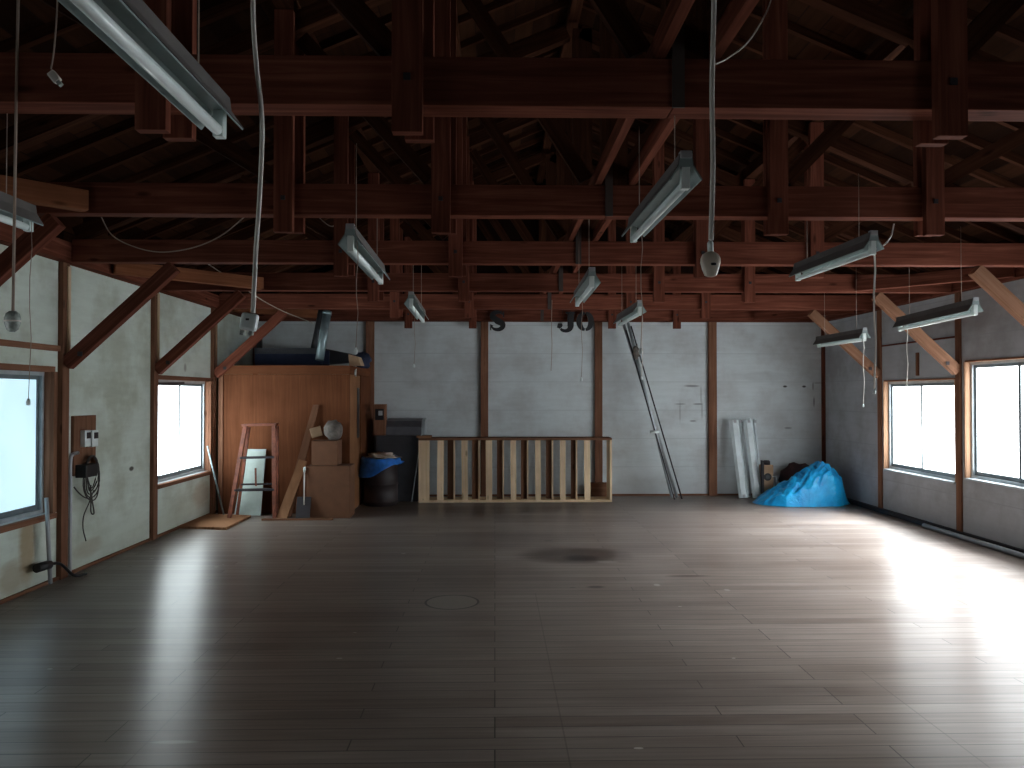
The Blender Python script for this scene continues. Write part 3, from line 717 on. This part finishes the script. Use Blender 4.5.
def blob(c, s, seed, amp=.25, n=12, m=16, base=None):
    mb = MB(); c = Vector(c); rings = []
    for i in range(n+1):
        th = PI*i/n; ring = []
        for k in range(m):
            ph = 2*PI*k/m; v = Vector((math.sin(th)*math.cos(ph), math.sin(th)*math.sin(ph), -math.cos(th)))
            f = 1+amp*noise.noise(v*2.2+Vector((seed, 0, 0)))+amp*.6*noise.noise(v*5+Vector((0, seed, 0)))
            p = Vector((c.x+v.x*s[0]*f, c.y+v.y*s[1]*f, c.z+v.z*s[2]*f))
            if base is not None and p.z < base: p.z = base
            ring.append(mb.bm.verts.new(p))
        rings.append(ring)
    for a, b in zip(rings, rings[1:]):
        for k in range(m):
            f = mb.bm.faces.new((a[k], a[(k+1) % m], b[(k+1) % m], b[k])); f.smooth = True
    bmesh.ops.remove_doubles(mb.bm, verts=mb.bm.verts, dist=.0005)
    return mb
c = at(362, 358, 11.9); mb = blob((c.x, 11.9, cz+.12), (.13, .1, .13), 3, .4, base=cz+.002)
tag(mb.build('cloth_bundle', M['navy']), 'dark blue bundle at the right rear corner of the closet roof', 'bundle')
c = at(354, 360, 10.75); mb = MB()
a, b = at(348, 355, 10.75), at(361, 357, 10.8)
q = [at(348, 354, 10.72), at(358, 357, 10.72), at(361, 366, 10.72), at(349, 364, 10.72)]
q[2].z = q[3].z = cz+.004
mb.prism(q, [v+Vector((.02, .18, 0)) for v in q]); tag(mb.build('paper_bag', M['card_light'], bevel=.01), 'crumpled tan paper bag on the front right corner of the closet roof', 'bag')
mb = MB(); c = at(353, 375, CF+.35)
q = [Vector((cx1+.012, CF+.30, cz-.06)), Vector((cx1+.012, CF+.40, cz-.03)), Vector((cx1+.012, CF+.36, cz-.14)), Vector((cx1+.012, CF+.27, cz-.12))]
mb.prism(q, [v+Vector((.012, 0, 0)) for v in q]); tag(mb.build('white_tag', M['plastic']), 'small white tag fixed high on the right side of the plywood closet', 'tag')

# items leaning in front of the closet
def rod(a, b, rad, m, lab, cat='rod', nm='metal_rod', n=8):
    mb = MB(); mb.tube([a, b], rad, n); return tag(mb.build(nm, M[m]), lab, cat)
a = at(224, 514, 10.33); a.z = .012
rod(a, at(207.5, 446, 10.2), .012, 'steel', 'thin pale rod leaning left against the wall under the far left window')
# pale green board behind the ladder
def leaning(nm, pts, th, m, lab, cat, zmin=0):
    """board given by its four front corners; thickness goes back"""
    P = [Vector(p) for p in pts]; nrm = (P[1]-P[0]).cross(P[3]-P[0]).normalized()
    if nrm.y < 0: nrm = -nrm
    mb = MB(); mb.prism(P, [p+nrm*th for p in P])
    lo = min(v.co.z for v in mb.bm.verts); bmesh.ops.translate(mb.bm, vec=(0, 0, zmin-lo), verts=mb.bm.verts)
    return tag(mb.build(nm, m, bevel=.002), lab, cat)
def lc(px, py, Y0, z0=None): return at(px, py, Y0)
leaning('leaning_board', [lc(234, 514.5, 10.40), lc(260.5, 514.5, 10.40), lc(266, 448, 10.53), lc(246, 448, 10.53)], .02, M['board_green'], 'pale green-white board leaning behind the red stepladder', 'board')
# red stepladder
r = thing('stepladder', at(253, 516, 10.25), 'worn red wooden stepladder standing before the closet', 'stepladder')
T0, T1 = at(245.5, 426, 10.22), at(274, 425, 10.22)
B0, B1 = at(229, 516, 10.05), at(274.5, 514, 10.12); B0.z = B1.z = .004
mb = MB(); mb.bar(B0, T0, .05, .03, (0, 1, 0)); mb.build('front_rail', M['ladder'], r, .003)
mb = MB(); mb.bar(B1, T1, .05, .03, (0, 1, 0)); mb.build('front_rail', M['ladder'], r, .003)
b0, b1 = at(237, 512, 10.33), at(277, 511.5, 10.36); b0.z = b1.z = .004
mb = MB(); mb.bar(b0, T0+Vector((.03, .05, -.02)), .035, .025, (0, 1, 0)); mb.build('rear_rail', M['ladder'], r)
mb = MB(); mb.bar(b1, T1+Vector((.03, .05, -.02)), .035, .025, (0, 1, 0)); mb.build('rear_rail', M['ladder'], r)
mb = MB(); mb.bar(T0+Vector((-.04, .02, .01)), T1+Vector((.04, .02, .01)), .12, .03); mb.build('top_cap', M['ladder'], r, .003)
for f in (.655, .31):
    a, b = B0.lerp(T0, f), B1.lerp(T1, f)
    mb = MB(); mb.bar(a+Vector((0, .02, 0)), b+Vector((0, .02, 0)), .075, .03); mb.build('step', M['iron'], r, .002)
a, b = b0.lerp(T0+Vector((.03, .05, -.02)), .36), b1.lerp(T1+Vector((.03, .05, -.02)), .36)
mb = MB(); mb.bar(a, b, .03, .022); mb.build('spreader_bar', M['iron'], r)
a, b = at(256, 486, 10.2), at(255.5, 468, 10.22)
mb = MB(); mb.bar(a, b, .02, .02); mb.build('hook_strip', M['ladder'], r)
# leaning planks
leaning('leaning_plank', [lc(276, 514, 10.12), lc(287, 514, 10.12), lc(307, 457, 10.4), lc(299, 455, 10.4)], .03, M['plank'], 'light brown plank leaning to the right beside the stepladder', 'plank')
leaning('leaning_plank', [lc(281, 512, 10.28), lc(291, 512, 10.28), lc(319, 400, 10.54), lc(313, 400, 10.54)], .025, M['slat_dark'], 'tall dark narrow plank leaning against the closet behind the lighter one', 'plank')
# cardboard boxes
def carton(x0, x1, y0, y1, z0, z1, m, lab):
    r = thing('cardboard_box', ((x0+x1)/2, (y0+y1)/2, z0), lab, 'box')
    mb = MB(); mb.box(x0, x1, y0, y1, z0, z1); mb.build('box_body', M[m], r, .006)
    mb = MB(); mb.box(x0-.001, (x0+x1)/2-.003, y0-.001, y1+.001, z1, z1+.004); mb.build('flap', M[m], r)
    mb = MB(); mb.box((x0+x1)/2+.003, x1+.001, y0-.001, y1+.001, z1, z1+.004); mb.build('flap', M[m], r)
    return r
a, b = at(307, 514, 10.2), at(350.5, 466, 10.2)
carton(a.x, b.x, 10.17, 10.52, 0, b.z, 'card', 'large brown cardboard box on the floor against the closet')
a2, b2 = at(312, 465, 10.25), at(338, 441, 10.25)
carton(a2.x, b2.x, 10.22, 10.52, b.z+.006, b2.z, 'card', 'smaller brown cardboard box stacked on the large one')
c = at(333, 432, 10.33); mb = blob((c.x, 10.36, b2.z+.135), (.125, .12, .135), 11, .18, base=b2.z+.006)
tag(mb.build('cloth_bundle', M['cloth_grey']), 'dusty grey rounded bundle resting on the smaller cardboard box', 'bundle')
c = at(316, 437, 10.36); mb = MB(); mb.bar((c.x-.09, 10.44, b2.z+.09), (c.x+.05, 10.47, b2.z+.13), .08, .13)
tag(mb.build('cardboard_piece', M['card_light'], bevel=.006), 'tan folded cardboard piece left of the grey bundle on the boxes', 'cardboard')
# shovel
r = thing('dust_shovel', at(304, 514, 10.1), 'black square shovel with a thin pale handle before the cardboard box', 'shovel')
a, b = at(296, 512, 10.08), at(311, 497, 10.12)
mb = MB(); mb.bar(((a.x+b.x)/2, 10.06, .01), ((a.x+b.x)/2, 10.14, b.z), (b.x-a.x), .012, (0, 1, 0)); mb.build('blade', M['iron'], r, .004)
mb = MB(); mb.tube([at(304, 505, 10.09), at(304.5, 468, 10.15)], .008, 8); mb.build('handle', M['cord'], r)
mb = MB(); mb.lathe(at(304.5, 470, 10.15), [(.01, -.04), (.02, 0), (.018, .03), (.01, .04)], 10); mb.build('grip', M['plastic'], r)
# plywood sheet and strip lying on the floor
mb = MB(); q = [atf(174, 528.5), atf(226, 530), atf(251, 517.5), atf(204, 515.5)]
mb.prism([v+Vector((0, 0, .001)) for v in q], [v+Vector((0, 0, .03)) for v in q]); tag(mb.build('plywood_sheet', M['plank']), 'brown plywood sheet lying flat on the floor in the far left corner', 'plywood sheet')
mb = MB(); a, b = atf(262, 520.5), atf(333, 520); mb.bar(a+Vector((0, 0, .012)), b+Vector((0, 0, .012)), .05, .022); tag(mb.build('floor_batten', M['slat_dark']), 'thin dark batten lying on the floor before the leaning planks', 'batten')

# drum with blue bag
c = atf(373.5, 507); R = .25; c.y += .25; c.x = -1.685
H = .66
r = thing('waste_drum', (c.x, c.y, 0), 'dark maroon waste drum standing right of the closet', 'drum')
mb = MB(); mb.lathe((c.x, c.y, 0), [(R*.95, 0), (R, .01), (R, .05), (R+.012, .06), (R, .07), (R, .3), (R+.01, .31), (R, .32), (R, H-.02), (R+.015, H-.01), (R+.015, H), (R-.01, H), (R-.012, .1)], 32); mb.build('drum_body', M['drum'], r)
mb = MB(); mb.lathe((c.x+.12, c.y-.13, 0), [(.22, 0), (.22, .02), (.1, .03)], 20, .7); 
# bag draped over the rim
bag = MB(); n = 40; rings = []
for i in range(9):
    ring = []
    for k in range(n):
        an = 2*PI*k/n; nz = noise.noise(Vector((math.cos(an)*2, math.sin(an)*2, i*.3)))
        front = max(0, math.cos(an+PI/2+.75))
        if i < 3: rad = R*(.35+.28*i)+.02*nz; z = H-.09+.055*i+.05*nz
        elif i < 5: rad = R+.03+.012*(i-3)+.015*nz; z = H+.035+.02*nz-(i-3)*.015
        else: rad = R+.05+.02*nz+.01*(i-5); z = H-(i-4)*(.012+.052*front**1.5)+.02*nz
        ring.append(bag.bm.verts.new((c.x+rad*math.cos(an), c.y+rad*math.sin(an), z)))
    rings.append(ring)
for a, b in zip(rings, rings[1:]):
    for k in range(n):
        f = bag.bm.faces.new((a[k], a[(k+1) % n], b[(k+1) % n], b[k])); f.smooth = True
bag.bm.faces.new(rings[0])
o = bag.build('plastic_bag', M['blue_bag']); tag(o, 'bright blue plastic bag draped over the rim of the maroon drum', 'bag')
sm = o.modifiers.new('solid', 'SOLIDIFY'); sm.thickness = .004
mb = blob((c.x+.02, c.y-.02, H+.05), (R*.75, R*.6, .045), 5, .9, 14, 28); tag(mb.build('crumpled_paper', M['paper']), 'pale crumpled paper filling the top of the blue-lined drum', 'paper')
# dark cabinet, lid, rod, brown box
a, b = at(376, 503, 11.75), at(419, 437, 11.75)
r = thing('metal_cabinet', ((a.x+b.x)/2, 12.0, 0), 'dark charcoal metal cabinet between the drum and the slatted frame', 'cabinet')
mb = MB(); mb.box(a.x, b.x, 11.75, 12.2, 0, b.z); mb.build('body', M['charcoal'], r, .006)
mb = MB(); mb.box(a.x-.01, b.x+.01, 11.735, 12.21, b.z, b.z+.02); mb.build('top', M['charcoal'], r, .003)
mb = MB(); mb.box(a.x+.03, b.x-.03, 11.742, 11.75, .08, b.z-.1); mb.build('door', M['charcoal'], r, .002)
zc = b.z+.022
r = thing('curved_metal_hood', ((a.x+b.x)/2, 12.0, zc), 'grey curved metal hood lying on the dark cabinet', 'hood')
mb = MB(); x0, x1 = at(386.5, 430, 11.9).x, at(425, 430, 11.9).x
prof = [(11.80, zc), (11.82, zc+.13), (11.9, zc+.22), (12.05, zc+.25), (12.2, zc+.25), (12.2, zc)]
mb.prism([(x0, p, q) for p, q in prof], [(x1-.05, p, q) for p, q in prof]); mb.build('shell', M['hood'], r)
mb = MB(); mb.prism([(x1-.048, p-.005, q) for p, q in prof], [(x1, p-.005, q+.004) for p, q in prof]); mb.build('end_rim', M['alu'], r)
a, b = at(374, 436, 11.85), at(386.5, 405.5, 11.85)
r = thing('wooden_case', ((a.x+b.x)/2, 11.8, zc), 'small upright brown case with a pale label on the dark cabinet', 'case')
mb = MB(); mb.box(a.x, b.x, 11.78, 11.9, zc, b.z+.02); mb.build('case_body', M['slat_dark'], r, .004)
mb = MB(); mb.box(a.x+.03, b.x-.03, 11.772, 11.78, b.z-.22, b.z-.05); mb.build('panel', M['black'], r)
mb = MB(); mb.box(a.x+.08, b.x-.05, 11.765, 11.772, b.z-.15, b.z-.08); mb.build('label', M['alu'], r)
a = at(411.5, 502.5, 11.60); a.z = .01
rod(a, at(423.5, 421, 11.72), .008, 'alu', 'thin silver rod leaning against the dark cabinet, left of the slatted frame')

# slatted pine frame
fy = 11.62
xa, xb = at(418.5, 470, fy).x, at(612, 470, fy).x; zt = at(500, 438, fy).z; dp = .36
r = thing('slatted_frame', ((xa+xb)/2, fy, 0), 'long pine frame of upright slats standing on edge before the back wall', 'slatted frame')
mb = MB(); mb.box(xa, xb, fy-.005, fy+dp, 0, .035); mb.build('bottom_rail', M['pine'], r, .002)
mb = MB(); mb.box(xa, xb, fy-.005, fy+dp, zt-.035, zt); mb.build('top_rail', M['slat_dark'], r, .002)
def fslat(x0, x1, y0, y1, m, tiltx=0, ang=0, nm='slat'):
    mb = MB(); cx = (x0+x1)/2; cy = (y0+y1)/2
    o = bpy.data.objects
    mb.bar((cx, cy, .036), (cx+tiltx, cy, zt-.036), x1-x0, y1-y0, (0, 1, 0))
    if ang: bmesh.ops.rotate(mb.bm, cent=(cx, cy, 0), matrix=Matrix.Rotation(ang, 3, 'Z'), verts=mb.bm.verts)
    return mb.build(nm, M[m], r)
fslat(xa, xa+.165, fy, fy+.03, 'pine', 0, 0, 'end_board')
fslat(xb-.03, xb, fy, fy+dp-.01, 'pine', 0, 0, 'end_board')
for k, (l_, r_) in enumerate(((437, 443.5), (461.8, 468), (486, 492.3), (510.8, 516.5), (535.5, 541), (560, 565.5), (584.5, 590.5))):
    x0, x1 = at(l_, 470, fy).x, at(r_, 470, fy).x
    fslat(x0, x1, fy+.002, fy+.032, 'pine', random.uniform(-.008, .012))
for l_, r_ in ((447.5, 453.6), (472, 478.5), (497, 502.5), (521, 526.8), (546, 551.5), (571, 575.5)):
    yy = fy+.12
    x0, x1 = at(l_, 470, yy).x, at(r_, 470, yy).x
    fslat(x0, x1, yy, yy+.025, 'slat_dark')  # shade on the rear slats is put into this dark wood colour
    fslat(x1+.001, x1+.022, yy-.06, yy+.03, 'pine', nm='lit_slat_edge')  # pale strip paints window light along the slat's right edge
mb = MB(); a, b = at(417, 436, fy+.1), at(431, 435, fy+.1); mb.box(a.x, b.x, fy+.02, fy+.3, zt+.001, zt+.03)
tag(mb.build('wood_offcut', M['plank']), 'flat brown offcut lying on the left end of the slatted frame', 'offcut')
mb = MB(); a, b = at(591, 500, 12.08), at(609, 483, 12.08); mb.box(a.x, b.x, 12.06, 12.2, 0, b.z); tag(mb.build('brown_box', M['slat_dark'], bevel=.006), 'dark brown box on the floor behind the right end of the slatted frame', 'box')

# leaning poles
poles = [((623, 322), (677, 494), .024, 'grey_metal', 'thick grey pole, leftmost of the bundle leaning on the back wall'),
         ((627.5, 321), (672, 495), .022, 'alu', 'pale pole in the middle of the bundle leaning on the back wall'),
         ((631, 326), (682, 493), .011, 'iron', 'thin dark pole, rightmost of the bundle leaning on the back wall'),
         ((626, 330), (674.5, 496), .010, 'iron', 'thin dark pole in front, squeezed between the thicker leaning poles')]
for k, (t_, b_, rad, m, lab) in enumerate(poles):
    A = atf(b_[0], b_[1]); A.z = rad
    A.y = 11.95 - .05*k; A.x = at(b_[0], b_[1], A.y).x; 
    B = at(t_[0], t_[1], 12.02-.02*k)
    mb = MB(); mb.tube([A, B], rad, 12); o = tag(mb.build('leaning_pole', M[m]), lab, 'pole', 'poles leaning on the back wall')
A = at(655.5, 432, 11.82)
mb = MB(); mb.lathe(A+Vector((0, .06, 0)), [(.07, -.02), (.075, 0), (.07, .02)], 14); tag(mb.build('pole_binding', M['plastic']), 'white tape binding around the leaning poles', 'tape')
A = at(637.5, 352, 11.75); mb = blob(A+Vector((0, .1, 0)), (.05, .03, .10), 8, .6); tag(mb.build('rag_knot', M['cloth_grey']), 'small pale rag knotted high on the leaning poles', 'rag')
mb = MB(); p = at(665, 492, 11.9)

# reflector trays leaning on the wall
for k, (tx, bx_, w, lab) in enumerate(((734.0, 743.5, .15, 'white reflector tray, leftmost of those leaning on the back wall'), (740.0, 749.0, .06, 'narrow white reflector tray, second from left'),
                               (748.0, 757.5, .15, 'white reflector tray, widest and right of the dark gap'), (754.0, 762.0, .05, 'narrow reflector tray, rightmost beside the tan box'))):
    Y0 = 11.95 if w > .08 else 12.06; Y1 = Y0+.22 if w > .08 else Y0+.2
    A = at(bx_, 498, Y0); A.z = .012; B = at(tx, 420, Y1)
    r = thing('reflector_tray', A, lab+(' leaning on the back wall' if 'leaning' not in lab else ''), 'reflector', 'reflector trays leaning on the back wall')
    d = (B-A).normalized(); sx = Vector((1, 0, 0)); sx = (sx-d*sx.dot(d)).normalized(); up = sx.cross(d)
    if up.y > 0: up = -up
    P = lambda c, a, b: c+sx*a+up*b
    h = w/2
    prof = [(-h, 0), (-h*.5, .035), (h*.5, .035), (h, 0), (h-.004, -.004), (h*.45, .028), (-h*.45, .028), (-h+.004, -.004)]
    mb = MB(); mb.prism([P(A, *q) for q in prof], [P(B, *q) for q in prof]); mb.build('tray', M['reflector'], r)
    for c_ in (A+d*.03, B-d*.03):
        mb = MB(); mb.bar(P(c_-d*.02, 0, .045), P(c_+d*.02, 0, .045), .035, .022, up); mb.build('socket', M['grey_metal'], r)
    mb = MB(); mb.tube([P(B-d*.01, -h*.6, .01), P(B+d*.03, -h*.3, .01), P(B+d*.03, h*.3, .01), P(B-d*.01, h*.6, .01)], .008, 8); mb.build('end_hoop', M['reflector'], r)

# tan box with round black opening
a, b = at(761.5, 492, 12.0), at(773, 465, 12.0)
r = thing('speaker_box', ((a.x+b.x)/2, 12.05, 0), 'small tan box with a round black opening beside the reflector trays', 'speaker')
mb = MB(); mb.box(a.x, b.x, 11.98, 12.15, 0, b.z); mb.build('box_body', M['card_light'], r, .004)
q = at(767.8, 477, 11.97)
mb = MB(); mb.tube([(q.x, 11.979, q.z), (q.x, 11.97, q.z)], .06, 24); mb.build('speaker_cone', M['black'], r)
mb = MB(); mb.tube([(q.x, 11.969, q.z), (q.x, 11.965, q.z)], .03, 16); mb.build('dust_cap', M['charcoal'], r)
mb = MB(); mb.lathe(((a.x+b.x)/2+.01, 12.06, b.z), [(.06, 0), (.06, .05), (.04, .07)], 12, .7); mb.build('black_cap', M['iron'], r)
mb = MB(); mb.box(a.x-.03, a.x-.005, 11.86, 11.95, 0, b.z+.08); tag(mb.build('narrow_board', M['iron']), 'narrow black board standing between the trays and the tan box', 'board')
c = at(800, 468, 12.0); mb = blob((c.x, 12.12, .26), (.28, .17, .28), 21, .25, base=.002); tag(mb.build('cloth_bundle', M['maroon']), 'dark maroon bundle behind the blue tarpaulin', 'bundle')
c = at(777, 477, 11.9); mb = MB(); mb.bar((c.x-.05, 11.95, c.z), (c.x+.05, 11.93, c.z+.005), .02, .015); mb.tube([(c.x, 11.95, c.z), (c.x+.0, 11.97, .0)], .012, 8)
tag(mb.build('tap_handle', M['grey_metal']), 'small metal T-shaped handle beside the tan box', 'handle')

# blue tarpaulin heap
def tarp():
    mb = MB(); cx, cy, rx, ry = 4.54, 11.40, .70, .42
    n, m = 46, 110; rings = []
    for i in range(n+1):
        t = i/n; ring = []
        for k in range(m):
            an = 2*PI*k/m
            ir = 1+.10*noise.noise(Vector((math.cos(an)*1.6, math.sin(an)*1.6, 4)))+.04*noise.noise(Vector((math.cos(an)*6, math.sin(an)*6, 1)))
            ex = rx*ir; ey = ry*ir
            # heap: square-ish outline on the right, pointed tongue on the left
            x = cx+ex*t*math.cos(an)*(1.0 if math.cos(an) > 0 else 1.0)
            yy = cy+ey*t*math.sin(an)
            u = (x-cx)/rx; v = (yy-cy)/ry
            # ridge profile along x
            X = max(-1., min(1., u))
            pk = .42
            prof = ((1+X)/(1+pk))**1.05 if X < pk else max(0., 1-((X-pk)/(1.02-pk))**2.3)
            cross = max(0., 1-abs(v)**2.2)**.75
            edge = min(1., max(0., (1-t))*9)
            z = .60*prof**1.0*(.35+.65*cross)*edge**.6
            q = Vector((x*2.6, yy*2.6, 0)); q2 = Vector((u*1.4+v*1.1, v*3.0-u*3.4, 2.7))
            fold = (1-abs(noise.noise(q2*1.1))*2.2)*.06+(1-abs(noise.noise(Vector((u*5+v*3, v*4-u*2, 9)))*2))*.04+noise.noise(Vector((x*9, yy*9, 3)))*.03
            z += (fold-.05)*edge*(.35+.65*min(1, z/.25))
            z = max(z, .006+.004*(1-t))
            ring.append(mb.bm.verts.new((x-.16*max(0, (z/.6))*0, yy, z)))
        rings.append(ring)
    for a, b in zip(rings, rings[1:]):
        for k in range(m):
            try: f = mb.bm.faces.new((a[k], a[(k+1) % m], b[(k+1) % m], b[k])); f.smooth = True
            except ValueError: pass
    bmesh.ops.remove_doubles(mb.bm, verts=mb.bm.verts, dist=.0004)
    o = mb.build('tarpaulin', M['tarp']); tag(o, 'bright blue tarpaulin crumpled in a heap in the far right corner', 'tarpaulin')
    s = o.modifiers.new('sub', 'SUBSURF'); s.levels = 1; s.render_levels = 1
tarp()

# ------------------------------------------------------------------ left wall electrics
y0 = 6.98
def lwp(px, py, off=0.0):
    """point on the left wall plane"""
    X = XL+off; p = at(px, py, 1.0)-Vector((0, 0, CAMZ)); k = X/p.x; return Vector((X, p.y*k, CAMZ+p.z*k))
a, b = lwp(69, 482), lwp(93, 415)
r = thing('meter_board', (XL, (a.y+b.y)/2, a.z), 'brown wooden meter board with two white switches on the left wall', 'meter board')
mb = MB(); mb.box(XL+.001, XL+.03, a.y+.02, b.y, lwp(93, 472).z, b.z); mb.build('backboard', M['slat_dark'], r, .003)
for px in (80, 87.5):
    q0, q1 = lwp(px, 447, .03), lwp(px+6.2, 430, .03)
    mb = MB(); mb.box(XL+.031, XL+.075, q0.y, q1.y, q0.z, q1.z); sw = mb.build('switch', M['white_metal'], r, .004)
    mb = MB(); mb.box(XL+.076, XL+.085, q0.y+.03, q1.y-.02, (q0.z+q1.z)/2, q1.z-.02); mb.build('lever', M['iron'], r)
q0, q1 = lwp(75, 478, .03), lwp(87, 463, .03); mb = MB(); mb.box(XL+.031, XL+.13, q0.y, q1.y, q0.z, q1.z); mb.build('black_box', M['black'], r, .006)
# coil of cable
r = thing('cable_coil', lwp(90, 475, .05), 'coil of dusty cable hanging below the meter board on the left wall', 'cable')
for k in range(5):
    c = lwp(92, 472+k*1.5, .05+.01*k); rr = .12+.012*k; pts = []
    for j in range(25):
        t = 2*PI*j/24; pts.append((c.x+.012*math.sin(t*2+k), c.y+rr*.8*math.cos(t), c.z+rr*1.25*math.sin(t)))
    mb = MB(); mb.tube(pts, .006, 6); mb.build('loop', M['cord_dark'], r)
mb = MB(); mb.tube(spline([lwp(91, 485, .06), lwp(90, 500, .05), lwp(84, 515, .04), lwp(83, 528, .03), lwp(86, 541, .03)], 8), .006, 6); mb.build('loose_end', M['cord_dark'], r)
mb = MB(); mb.tube(spline([lwp(74, 487, .04), lwp(78, 492, .05), lwp(84, 497, .06), lwp(90, 498, .06), lwp(94, 490, .06)], 8), .006, 6); mb.build('loop', M['cord_dark'], r)
mb = MB(); mb.tube(spline([lwp(90, 487, .06), lwp(92, 500, .05), lwp(94, 513, .04), lwp(91, 512, .04), lwp(91, 498, .05)], 8), .007, 6); mb.build('loop', M['cord_dark'], r)
# conduits
c0, c1 = lwp(70.5, 572, .03), lwp(70.5, 465, .03)
mb = MB(); mb.tube(spline([(c0.x, c1.y+.0, .004), (c0.x, c1.y, .8), (c0.x, c1.y, 1.02), (c0.x, c1.y+.03, 1.08), (c0.x, c1.y+.12, 1.09)], 6), .016, 8)
tag(mb.build('conduit_pipe', M['grey_metal']), 'grey conduit rising beside the large left post to the meter board', 'conduit')
c0, c1 = lwp(50.5, 570, .1), lwp(46.5, 498, .1)
mb = MB(); mb.tube([(c0.x, c0.y+.0, .03), (c1.x, c1.y, c1.z)], .017, 8); tag(mb.build('conduit_pipe', M['grey_metal']), 'grey pipe leaning below the near left window sill', 'pipe')
r = thing('floor_hose', lwp(42, 567, .1), 'black rubber hose end on the wall foot below the near left window', 'hose')
q = lwp(40, 567, .08)
mb = MB(); mb.tube([(q.x, q.y-.05, q.z), (q.x+.02, q.y+.10, q.z)], [.038, .038], 12); mb.build('nozzle', M['black'], r)
mb = MB(); mb.tube(spline([(q.x+.02, q.y+.1, q.z), (q.x+.03, q.y+.25, q.z-.03), (q.x+.05, q.y+.42, .03), (q.x+.09, q.y+.55, .014)], 8), .013, 8); mb.build('hose', M['black'], r)
# long dark pipe lying along the foot of the right wall
mb = MB(); mb.tube([(XR-.11, 4.2, .028), (XR-.1, 9.3, .028)], .026, 10); tag(mb.build('floor_pipe', M['grey_metal']), 'long thin pipe lying along the foot of the right wall', 'pipe')

# ------------------------------------------------------------------ world, camera, view
w = bpy.data.worlds.new('World'); bpy.context.scene.world = w; w.use_nodes = True
bg = w.node_tree.nodes['Background']; bg.inputs[0].default_value = (.88, .95, 1, 1); bg.inputs[1].default_value = 1.2
# broad bright patch of overcast sky on the right-hand side of the building
sun = bpy.data.lights.new('sky_patch', 'SUN'); so = bpy.data.objects.new('sky_patch', sun); col.objects.link(so)
sun.energy = 60; sun.angle = math.radians(50); sun.color = (.92, .96, 1)
so.rotation_euler = Vector((-math.cos(math.radians(42)), .05, -math.sin(math.radians(42)))).to_track_quat('-Z', 'Y').to_euler(); so.location = (9, 6, 6)
cam = bpy.data.cameras.new('Camera'); co = bpy.data.objects.new('Camera', cam); col.objects.link(co)
co.location = (0, 0, CAMZ); co.rotation_euler = (PI/2+PIT, 0, -YAW)
cam.sensor_width = 36; cam.lens = 36*FPX/1024; cam.clip_start = .05
sc = bpy.context.scene; sc.camera = co
vs = sc.view_settings; vs.view_transform = 'Standard'; vs.look = 'None'; vs.gamma = 1; vs.use_curve_mapping = False
vs.exposure = 0.9
